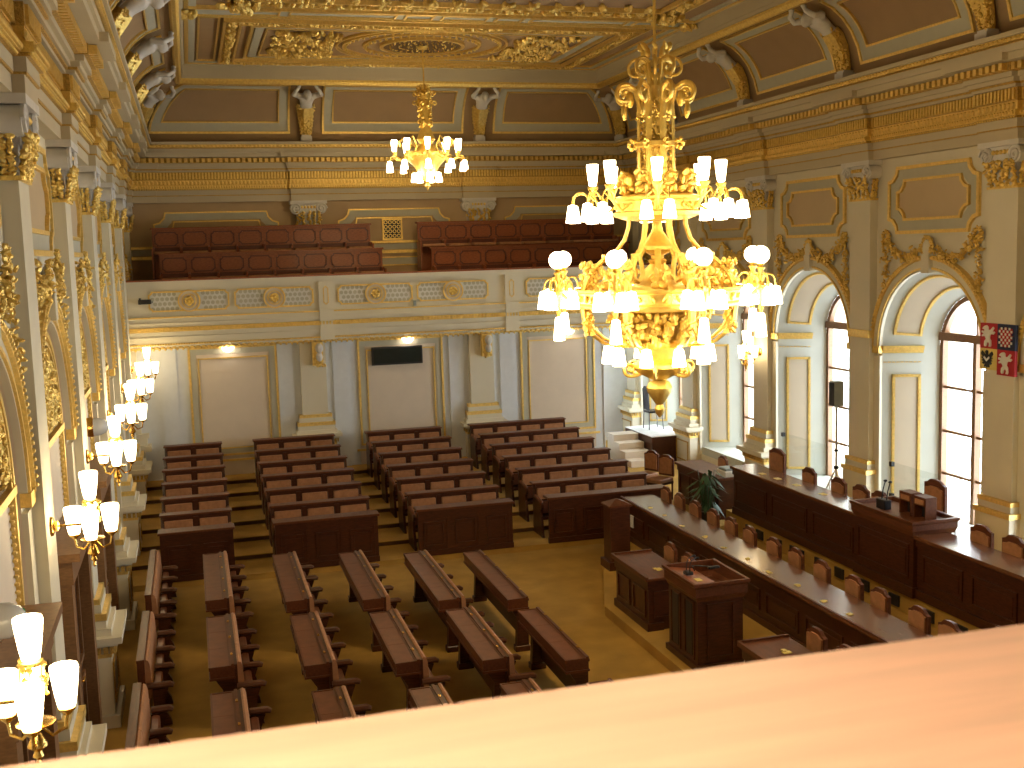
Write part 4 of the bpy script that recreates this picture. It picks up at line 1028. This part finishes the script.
# wooden post at the far end
t=thing('wooden_post','square wooden post with a pale bevelled-cut top at the far end of the long table'.replace('bevelled-cut','sloping'),'post',(6.66,17.4,.15))
m=MB(); m.box(-.22,.22,-.22,.22,0,.14); m.box(-.17,.17,-.17,.17,.14,1.06); m.build('post_shaft',WOOD,t,smooth=0)
m=MB(); m.loft([[(-.2,-.2,1.06),(.2,-.2,1.06),(.2,.2,1.06),(-.2,.2,1.06)],[(-.2,-.2,1.09),(.2,-.2,1.09),(.2,.2,1.09),(-.2,.2,1.09)],[(-.02,-.02,1.17),(.02,-.02,1.17),(.02,.02,1.17),(-.02,.02,1.17)]]); m.build('post_cap',WOODT,t,smooth=0)
o=MB().box(-.01,.01,-.06,.06,0,.22).build('notice_sheet',WPAPER,None,(7.455,18.7,.45),smooth=0); tag(o,'narrow white sheet fixed to the end of the long table behind the post','paper')
# ---- clerk desks
def clerk(y0,y1,label):
    t=thing('clerk_desk',label,'desk',(6.2,(y0+y1)/2,.15),0,'clerk desks beside the lectern'); h=(y1-y0)/2
    m=MB(); m.box(-.30,-.10,-h+.03,h-.03,.1,.73); m.box(-.33,-.08,-h,h,0,.11); m.box(-.32,-.12,-h+.01,h-.01,.60,.731)
    m.box(-.12,.27,-h+.032,-h+.062,.0,.73); m.box(-.12,.27,h-.062,h-.032,.0,.73); m.build('desk_body',WOOD,t,smooth=0)
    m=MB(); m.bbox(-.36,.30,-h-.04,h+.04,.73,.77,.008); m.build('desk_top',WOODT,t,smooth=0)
    m=MB(lambda u,v,q:(u,v,.77+q)); m.box(-.36,-.325,-h-.04,h+.04,0,.025); m.box(-.36,.30,h+.01,h+.04,0,.025); m.build('raised_rim',WOODT,t,smooth=0)
    for a,b in ((-h+.06,0),(0,h-.06)):
        m=MB(lambda u,v,q:(-.30-q,u,v)); m.ribbon(rect(a+.06,b-.06,.17,.56),.03,0,.02); m.build('raised_panel',WOOD,t,smooth=0)
    m=MB(lambda u,v,q:(u,-h+.03-q,v)); m.ribbon(rect(-.22,.2,.17,.56),.03,0,.02); m.build('raised_panel',WOOD,t,smooth=0)
    for i in range(5):
        m=MB(); x,y=random.uniform(-.1,.05),random.uniform(-h*.6,h*.6)
    return t
clerk(14.2,15.5,'dark wooden clerk desk standing just beyond the lectern')
clerk(9.9,11.42,'dark wooden clerk desk at the near side of the lectern, cut by the rail')
for i,(x,y,lb) in enumerate(((6.18,14.55,'gilt cards on the clerk desk beyond the lectern'),(6.2,11.0,'gilt cards on the clerk desk near the rail'))):
    m=MB()
    for k in range(6):
        a=random.uniform(-.03,.03); b=random.uniform(-.04,.04); m.box(a-.025,a+.025,b-.035,b+.035,0,.004+.002*k)
    tag(m.build('gilt_card',YELL,None,(x,y,.922),smooth=0),lb,'card')
# ---- lectern
t=thing('lectern','tall dark wooden lectern with two black grilles in front and a sloping top','lectern',(6.22,13.06,.15))
m=MB(); m.box(-.33,.30,-.44,.44,.06,.93); m.box(-.37,.33,-.48,.48,0,.08); m.build('body',WOOD,t,smooth=0)
for a in (-.21,.21):
    m=MB(); m.box(-.345,-.325,a-.09,a+.09,.16,.84); m.build('black_grille',BLACK,t,smooth=0)
m=MB(lambda u,v,q:(-.33-q,u,v))
for a in (-.21,.21): m.ribbon(rect(a-.15,a+.15,.12,.88),.03,0,.018)
m.build('front_moulding',WOOD,t,smooth=0)
m=MB(lambda u,v,q:(u,-.44-q,v)); m.ribbon(rect(-.2,.18,.14,.86),.03,0,.018); m.build('side_moulding',WOOD,t,smooth=0)
m=MB(); A=lambda e,z:[(-.34-e,-.45-e,z),(.31+e,-.45-e,z),(.31+e,.45+e,z),(-.34-e,.45+e,z)]
B=lambda e,z:[(-.34+e,-.45+e,z),(.31-e,-.45+e,z),(.31-e,.45-e,z),(-.34+e,.45-e,z)]
m.loft([A(0,.90),A(.02,.95),A(.035,.97),A(.035,1.08),A(.06,1.11),A(.06,1.145),A(.02,1.145),A(.015,1.0),B(.03,.94)],caps=True); m.build('top_frame',WOODT,t,smooth=0)
m=MB(); m.add([(-.35,-.46,1.12),(-.35,.46,1.12),(.02,.46,1.06),(.02,-.46,1.06),(.02,-.46,1.03),(.02,.46,1.03),(-.35,.46,1.03),(-.35,-.46,1.03)],[(0,1,2,3),(3,2,5,4),(4,5,6,7),(0,3,4,7),(1,6,5,2)]); m.build('sloping_board',WOODR,t,smooth=0)
t=thing('microphone','black twin gooseneck microphone standing on the lectern board','microphone',(6.0,13.12,1.285))
m=MB(); m.bbox(-.05,.05,-.06,.06,-.02,.02,.01); m.build('microphone_base',BLACK,t,smooth=0)
for a in (-.05,.05):
    m=MB(); m.tube([(0,a,.01),(0,a,.10),(.03,a+.02,.16),(.10,a+.05,.18)],.006,5); m.ell((.13,a+.06,.18),(.03,.015,.015),7,5); m.build('gooseneck',BLACK,t)
t=thing('reading_lamp','slim black reading lamp leaning over the lectern','lamp',(6.19,13.28,1.228))
m=MB(); m.tube([(0,.06,.0),(-.02,.06,.06),(-.08,-.02,.10),(.16,-.12,.09)],.008,6); m.build('lamp_arm',BLACK,t)
m=MB(); m.bbox(.1,.26,-.17,-.11,.07,.10,.008); m.build('lamp_head',BLACK,t,smooth=0)
m=MB(); m.box(-.04,.04,-.06,.06,0,.006); tag(m.build('gilt_card',YELL,None,(6.02,12.86,1.255),smooth=0),'gilt card beside the lectern microphone','card')
# ---- high bench
t=thing('high_bench','long high wooden bench with panelled front and raised centre under the windows','bench desk',(0,0,0))
Y0,Y1=8.2,19.0; C0,C1=13.4,14.85
m=MB(); m.box(9.64,9.68,Y0,Y1,.45,1.31); m.box(9.60,9.70,Y0,Y1,.45,.58); m.box(9.61,9.68,Y0,Y1,1.20,1.31); m.box(9.68,9.95,Y1-.06,Y1-.02,.45,1.31); m.build('front_panel',WOOD,t,smooth=0)
panelled(None,C1+.05,Y1,.62,1.17,1.35,WOOD,t,9.64); panelled(None,Y0,C0-.05,.62,1.17,1.05,WOOD,t,9.64)
for a,b in ((C1+.0,Y1+.03),(Y0,C0)):
    m=MB(); m.bbox(9.57,10.12,a,b,1.31,1.36,.01); m.build('bench_top',TABLET,t,smooth=0)
m=MB(); m.box(9.575,10.2,C0,C1,.58,1.38); m.box(9.55,10.22,C0-.02,C1+.02,.45,.6); m.build('raised_centre',WOOD,t,smooth=0)
panelled(None,C0,C1,.64,1.28,1.4,WOOD,t,9.575)
m=MB(); A=lambda e,z:[(9.56-e,C0-.01-e,z),(10.24+e,C0-.01-e,z),(10.24+e,C1+.01+e,z),(9.56-e,C1+.01+e,z)]
m.loft([A(0,1.34),A(.02,1.40),A(.03,1.42),A(.03,1.50),A(.05,1.53),A(.05,1.56),A(.0,1.56),A(-.01,1.50)]); m.build('centre_top',WOODT,t,smooth=0)
m=MB(); m.box(9.6,10.2,C0+.03,C1-.03,1.495,1.508); m.build('writing_surface',LEATHD,t,smooth=0)
t=thing('microphone','pair of black microphones on a dark base, on the raised centre desk','microphone',(9.78,14.42,1.511))
m=MB(); m.bbox(-.06,.06,-.11,.11,0,.14,.01); m.build('microphone_base',BLACK,t,smooth=0)
for a in (-.07,.05):
    m=MB(); m.tube([(0,a,.12),(0,a-.03,.28),(.02,a-.06,.42)],.009,6); m.ell((.02,a-.06,.42),(.035,.02,.02),7,5); m.build('gooseneck',BLACK,t)
for y,lb in ((13.98,'wooden box stand on the raised centre desk, beside the microphones'),(13.64,'wooden box stand on the raised centre desk, towards the rail')):
    t=thing('box_stand',lb,'stand',(9.86,y,1.511),0,'box stands on the raised centre desk')
    m=MB(); m.box(-.02,.16,-.14,-.12,0,.33); m.box(-.02,.16,.12,.14,0,.33); m.box(-.021,.161,-.141,.141,.31,.33); m.box(.14,.16,-.12,.12,0,.31); m.box(-.019,.01,-.12,.12,.2,.31); m.build('box_case',WOODT,t,smooth=0)
    m=MB(); m.box(-.03,-.018,-.10,.10,.22,.29); m.build('face_plate',LEATH,t,smooth=0)
    m=MB(); m.box(.10,.13,-.115,.115,.01,.19); m.build('dark_inside',BLACK,t,smooth=0)
for i,(y,z) in enumerate(((18.1,1.36),(17.6,1.36),(17.0,1.36),(16.2,1.36))):
    m=MB(); m.box(-.05,.05,-.07,.07,0,.006); tag(m.build('paper_sheet',YELL,None,(9.75+.03*i,y,z),smooth=0),'small paper lying on the high bench, %s from its far end'%ORD[i+1],'paper','papers on the high bench')
# ---- side desk, plant and device
t=thing('side_desk','short dark wooden desk between the stage and the high bench','desk',(9.95,20.65,.15))
m=MB(); m.box(-.28,-.24,-.95,.95,0,.78); m.box(-.28,.25,.90,.94,0,.78); m.box(-.28,.25,-.94,-.90,0,.78); m.box(-.30,-.24,-.96,.96,.66,.78); m.build('desk_body',WOOD,t,smooth=0)
for a,b in ((-.9,-.3),(-.3,.3),(.3,.9)):
    m=MB(lambda u,v,q:(-.28-q,u,v)); m.ribbon(rect(a+.06,b-.06,.12,.62),.03,0,.02); m.build('raised_panel',WOOD,t,smooth=0)
m=MB(); m.bbox(-.34,.28,-.99,.99,.78,.83,.01); m.build('desk_top',WOODT,t,smooth=0)
t=thing('projector','white box-shaped device with a grey lid on the end of the side desk','device',(9.98,19.92,.98))
m=MB(); m.bbox(-.16,.16,-.2,.2,0,.11,.015); m.build('device_body',WPAPER,t,smooth=0); m=MB(); m.bbox(-.13,.13,-.16,.16,.11,.16,.015); m.build('device_lid',GREYP,t,smooth=0)
t=thing('potted_plant','leafy green plant in a pot between the side desk and the high bench','plant',(9.25,19.35,.15))
m=MB(); m.lathe([(.12,0),(.17,.30),(.19,.32),(.16,.32),(.14,.26),(0,.26)],16); m.build('pot',BLACK,t)
m=MB(); random.seed(21)
for i in range(46):
    a=random.uniform(0,2*pi); h=random.uniform(.35,1.12); r=random.uniform(.10,.36)
    base=Vector((.03*cos(a),.03*sin(a),.27)); mid=Vector((r*.5*cos(a),r*.5*sin(a),h)); tip=Vector((r*1.25*cos(a),r*1.25*sin(a),h-random.uniform(.08,.3)))
    m.tube([base,mid*.6+base*.4,mid],.006,4)
    side=Vector((-sin(a),cos(a),0))*random.uniform(.03,.055); q=(tip-mid)
    m.add([mid,mid+q*.4+side,tip,mid+q*.4-side,mid+q*.45+Vector((0,0,.012))],[(0,3,4),(0,4,1),(1,4,2),(4,3,2)])
m.build('leaves',LEAF,t)
# ---- stage with steps and chair
t=thing('stage_platform','raised stage with dark sides and white cloth top in the window recess','platform',(11.25,26.55,.15))
m=MB(); m.box(-.45,.42,-.9,.9,0,.645); m.build('stage_side',WOOD,t,smooth=0)
m=MB(); m.box(-.46,.43,-.91,.91,.645,.66); m.build('stage_cloth',STAGEW,t,smooth=0)
t=thing('carpeted_steps','four pale carpeted steps climbing beside the stage','steps',(10.42,25.3,.15))
m=MB()
for i in range(4): m.box(-.33,.33,.0+.38*i,1.6,.16*i,.16*(i+1))
m.build('step_flight',PANEL,t,smooth=0)
t=thing('metal_chair','dark high-backed chair with thin metal legs standing on the stage','chair',(11.34,26.85,.813))
m=MB(); m.bbox(-.2,.2,-.2,.2,.43,.48,.012); m.build('seat',STEELB,t,smooth=0)
m=MB(lambda a,b,c:(c,a,b)); m.prism(arched(.17,.62),.0,.02)
for i in range(len(m.v)): p=m.v[i]; m.v[i]=(-.20+.02+p[0]-.06*(p[2]),p[1],p[2]+.50)
m.build('backrest',STEELB,t,smooth=0)
for a in (-.18,.18):
    for b in (-.18,.18):
        m=MB(); m.tube([(a*1.08,b*1.08,0),(a,b,.44)],.013,6); m.build('leg',STEELB,t)
m=MB(); m.tube([(-.19,-.17,.45),(-.21,-.17,1.05)],.012,6); m.tube([(-.19,.17,.45),(-.21,.17,1.05)],.012,6); m.build('back_post',STEELB,t)
# ---- loudspeaker on a tripod in the window
t=thing('loudspeaker','grey box loudspeaker on a pole in front of the window','loudspeaker',(11.42,18.35,2.46))
m=MB(); m.bbox(-.10,.10,-.09,.09,0,.46,.012); m.build('speaker_case',GREYP,t,smooth=0); m=MB(); m.box(-.112,-.10,-.08,.08,.02,.44); m.build('speaker_grille',BLACK,t,smooth=0)
t=thing('tripod_stand','pale metal tripod stand holding the loudspeaker by the window','stand',(11.42,18.35,.45))
m=MB(); m.tube([(0,0,.12),(0,0,2.005)],.022,8); m.build('pole',SILVER,t); m=MB(); m.lathe([(.05,.82),(.05,.88)],10); m.lathe([(.04,1.15),(.04,1.19)],10); m.build('collar',BLACK,t)
for k in range(3):
    a=.5+2*pi*k/3; m=MB(); m.tube([(0,0,.84),(.22*cos(a),.22*sin(a),.34),(.34*cos(a)*.98,.34*sin(a)*.98,.02)],.016,6); m.build('leg',SILVER,t)
# ---- clear screens in front of the window reveals
for y0,y1,z0,z1,lb in ((18.75,20.6,.95,1.62,'clear glass screen with black clips in front of the middle window'),(15.05,16.85,.95,1.66,'clear glass screen with black clips in front of the window beside the emblem')):
    t=thing('glass_screen',lb,'glass screen',(11.56,(y0+y1)/2,.45))
    h=(y1-y0)/2; m=MB(); m.box(-.003,.003,-h,h,z0-.45,z1-.45); m.build('screen_pane',GLASS,t,smooth=0)
    for z in (z0+.1,z1-.05):
        m=MB(); m.box(-.03,.03,h-.07,h-.0,z-.48,z-.40); m.build('clip',BLACK,t,smooth=0)
    m=MB(); m.tube([(0,-h+.05,0),(0,-h+.05,z0-.43)],.012,6); m.tube([(0,h-.05,0),(0,h-.05,z0-.43)],.012,6); m.build('screen_leg',SILVER,t)
# ---- hanging emblem on the window-wall pilaster
t=thing('heraldic_hanging','quartered red and blue heraldic hanging with white lions and chequered eagle on a pilaster','wall hanging',(XR-.15,14.2,3.42))
T=lambda u,v,w:(-.02-w,-u,v)     # u to the right as seen from the hall
def quarter(u0,u1,v0,v1,m,nm): MB(T).box(u0,u1,v0,v1,-.02,.03).build(nm,m,t,smooth=0)
quarter(-.38,.0,.40,.78,RED,'red_quarter'); quarter(.0,.38,.40,.78,NAVY,'blue_quarter'); quarter(.0,.38,.02,.40,RED,'red_quarter'); quarter(-.38,.0,.08,.40,YELL,'gold_quarter')
LION=[(.30,.02),(.40,.05),(.42,.18),(.52,.26),(.58,.14),(.54,.03),(.66,.02),(.70,.10),(.68,.30),(.60,.40),(.62,.52),(.70,.60),(.82,.58),(.92,.66),(.88,.72),(.76,.70),(.88,.86),(.80,.92),(.62,.76),(.50,.78),(.50,.90),(.40,.97),(.28,.95),(.16,.88),(.12,.80),(.24,.78),(.26,.70),(.08,.72),(.06,.64),(.22,.60),(.08,.52),(.10,.46),(.28,.48),(.36,.36),(.26,.26),(.24,.08)]
EAGLE=[(.50,.05),(.42,.15),(.34,.08),(.30,.16),(.40,.28),(.26,.22),(.14,.30),(.26,.36),(.10,.42),(.22,.48),(.06,.58),(.20,.60),(.06,.76),(.14,.90),(.28,.80),(.38,.66),(.42,.78),(.36,.86),(.46,.95),(.56,.92),(.56,.80),(.60,.66),(.72,.80),(.86,.90),(.94,.76),(.80,.60),(.94,.58),(.78,.48),(.90,.42),(.74,.36),(.86,.30),(.74,.22),(.60,.28),(.70,.16),(.66,.08),(.58,.15)]
def tri_poly(P,u,v,s,w0,w1,m,nm):
    b=MB(T); b.prism([(u+p[0]*s,v+p[1]*s) for p in P],w0,w1); o=b.build(nm,m,t,smooth=0)
    return o
tri_poly(LION,-.36,.42,.34,.03,.045,WPAPER,'white_lion'); tri_poly(LION,.02,.04,.34,.03,.045,WPAPER,'white_lion')
tri_poly(EAGLE,.02,.42,.34,.03,.045,RED,'chequered_eagle'); tri_poly(EAGLE,-.36,.09,.30,.03,.045,BLACK,'black_eagle')
b=MB(T)
for i in range(7):
    for j in range(7):
        if (i+j)%2 and abs(i-3)+abs(j-3)<6: b.box(.05+i*.042,.085+i*.042,.45+j*.042,.485+j*.042,.045,.05)
b.build('white_check',WPAPER,t,smooth=0)
b=MB(T); b.ribbon([(-.28+.0,.26),(-.21,.20),(-.14,.26)],.03,.045,.05,closed=False); b.build('white_crescent',WPAPER,t,smooth=0)
# ---- wall-mounted oddments
t=thing('display_board','blank black display board high on the panel under the gallery','display',(4.58,YLOW-.052,2.93))
m=MB(); m.bbox(-.60,.60,-.06,.0,0,.42,.01); m.build('board_case',BLACK,t,smooth=0); m=MB(); m.box(-.56,.56,-.066,-.06,.04,.38); m.build('screen',mat('dark_screen',(.015,.022,.02),.2),t,smooth=0)
t=thing('wall_grille','square gilded ventilation grille on the wall between the gallery benches','grille',(5.10,YF,5.86))
m=MB(lambda u,v,q:(u,-q,v)); m.ribbon(rect(-.26,.26,0,.54),.04,0,.05); m.build('grille_frame',GOLDL,t,smooth=0)
m=MB(lambda u,v,q:(u,-q,v)); m.box(-.22,.22,.04,.5,.005,.012); m.build('grille_ground',BLACK,t,smooth=0)
m=MB(lambda u,v,q:(u,-q,v))
for i in range(4):
    for j in range(4): m.ribbon(circle(-.165+.11*i,.10+.115*j,.05,8),.016,.01,.03)
m.build('grille_lattice',GOLDL,t,smooth=0)
t=thing('security_camera','small dark camera on a bracket at the sconce-wall end of the gallery parapet','camera',(-1.05,25.93,4.62))
m=MB(); m.box(-.02,.02,-.05,.0,-.06,.08); m.tube([(0,-.04,0),(.05,-.16,.0)],.015,6); m.build('bracket',BLACK,t); m=MB(); m.bbox(-.03,.24,-.24,-.12,-.05,.05,.01); m.build('camera_body',BLACK,t,smooth=0); m=MB(); m.tube([(.24,-.18,0),(.28,-.18,0)],.03,8); m.build('lens',GREYP,t)
o=MB().box(-.03,.03,-.05,0,0,.12).build('parapet_socket',GREYP,None,(5.02,25.95,4.29),smooth=0); tag(o,'tiny grey box on the gallery parapet under the lattice','socket')
t=thing('cornice_lamp','small lamp with a bluish lit face on the end wall cornice','lamp',(.55,YF-.42,7.92)); 
m=MB(); m.bbox(-.17,.17,-.22,.0,0,.10,.01); m.build('lamp_case',BLACK,t,smooth=0); m=MB(); m.box(-.15,.15,-.235,-.22,.02,.08); m.build('lamp_face',mat('blue_lit_glass',(.5,.6,.9),.3,emit=(.35,.5,1.),estr=2.2),t,smooth=0)
t=thing('cornice_lamp','unlit dark lamp case on the end wall cornice towards the window wall','lamp',(9.55,YF-.42,7.92)); m=MB(); m.bbox(-.2,.2,-.22,.0,0,.12,.01); m.build('lamp_case',BLACK,t,smooth=0); m=MB(); m.box(-.1,.1,-.23,-.22,.02,.09); m.build('lamp_face',GREYP,t,smooth=0)
# ---- gallery benches
def gal_bench(x0,x1,y,z0,zt,n,label):
    t=thing('gallery_bench',label,'bench',(x0,y,z0),0,'reddish panelled benches on the gallery'); L=x1-x0; h=zt-z0; w=L/n
    m=MB(); m.box(0,L,0,.05,0,h-.04); m.build('bench_back',WOODR,t,smooth=0)
    m=MB(); m.bbox(-.03,L+.03,-.06,.12,h-.04,h,.008); m.build('top_rail',WOODR,t,smooth=0)
    for i in range(n):
        m=MB(lambda u,v,q:(u,-q,v)); a=w*i
        m.ribbon(notch(a+.05,a+w-.05,h-.44,h-.10,.06),.028,0,.03); m.build('back_panel',WOODRD,t,smooth=0)
        m=MB(); m.bbox(a+.04,a+w-.04,-.42,.0,max(.02,h-.62),max(.07,h-.56),.01); m.build('seat',LEATH,t,smooth=0)
        m=MB(); m.box(a+.03,a+w-.03,-.03,-.001,h-.57,h-.47); m.build('lower_rail',WOODRD,t,smooth=0)
    for i in range(n+1):
        m=MB(); u=min(L-.025,max(.025,w*i)); m.box(u-.025,u+.025,-.2,-.0,max(0,h-.62),h-.46); m.tube([(u,-.24,h-.5),(u,-.02,h-.47)],.03,6); m.build('armrest',WOODR,t,smooth=0)
    for u in (0,L): 
        m=MB(); m.box(u-.02,u+.02,-.42,.05,0,h-.5); m.build('end_panel',WOODR,t,smooth=0)
gal_bench(-.62,4.55,27.4,4.6,5.66,8,'reddish panelled gallery bench, front row on the sconce-wall side')
gal_bench(-.78,4.42,28.3,5.02,6.27,8,'reddish panelled gallery bench, back row on the sconce-wall side')
gal_bench(5.78,10.95,27.4,4.6,5.63,8,'reddish panelled gallery bench, front row on the window-wall side')
gal_bench(5.62,10.9,28.3,5.02,6.28,8,'reddish panelled gallery bench, back row on the window-wall side')
# ---- rail of the near gallery, in the foreground
t=thing('gallery_rail','broad varnished wooden handrail across the bottom of the view, blurred','handrail',(5.15,.40,5.136))
m=MB(lambda a,b,c:(c,a,b)); prof=[(-.16,.0),(.14,.0),(.165,.02),(.20,.045),(.20,.092),(.194,.112),(.178,.12),(-.17,.12),(-.20,.10),(-.20,.04)]
m.prism(prof,-6.55,6.55); m.build('rail_top',RAILW,t,smooth=.8)
# ================================================================== LIGHT AND CAMERA
w=bpy.data.worlds.new('overcast_sky'); SC.world=w; w.use_nodes=True
bg=w.node_tree.nodes['Background']; bg.inputs[0].default_value=(.80,.90,1.0,1); bg.inputs[1].default_value=9.5
cam=bpy.data.cameras.new('camera'); co_=bpy.data.objects.new('camera',cam); COL.objects.link(co_)
yaw,pitch,roll,f=0.27483557,0.11774773,-0.02924277,1129.5446
cy,sy,cp,sp=cos(yaw),sin(yaw),cos(pitch),sin(pitch)
fwd=Vector((sy*cp,cy*cp,-sp)); rt=Vector((cy,-sy,0)); up=rt.cross(fwd)
r2=rt*cos(roll)+up*sin(roll); u2=-rt*sin(roll)+up*cos(roll)
M=Matrix((r2,u2,-fwd)).transposed().to_4x4(); M.translation=Vector((0,0,5.5)); co_.matrix_world=M
cam.sensor_width=36; cam.lens=f/1024*36; cam.clip_start=.05; cam.clip_end=200
cam.dof.use_dof=True; cam.dof.focus_distance=15.; cam.dof.aperture_fstop=13.5
SC.camera=co_
vs=SC.view_settings; vs.view_transform='Standard'; vs.look='None'; vs.gamma=1; vs.exposure=.52; vs.use_curve_mapping=False
SC.cycles.use_denoising=True
try: SC.cycles.denoiser='OPENIMAGEDENOISE'
except Exception: pass
SC.cycles.max_bounces=8; SC.cycles.diffuse_bounces=4; SC.cycles.glossy_bounces=3; SC.cycles.transmission_bounces=4; SC.cycles.transparent_max_bounces=8
SC.cycles.sample_clamp_indirect=4.; SC.cycles.caustics_reflective=False; SC.cycles.caustics_refractive=False
SC.cycles.use_light_tree=True
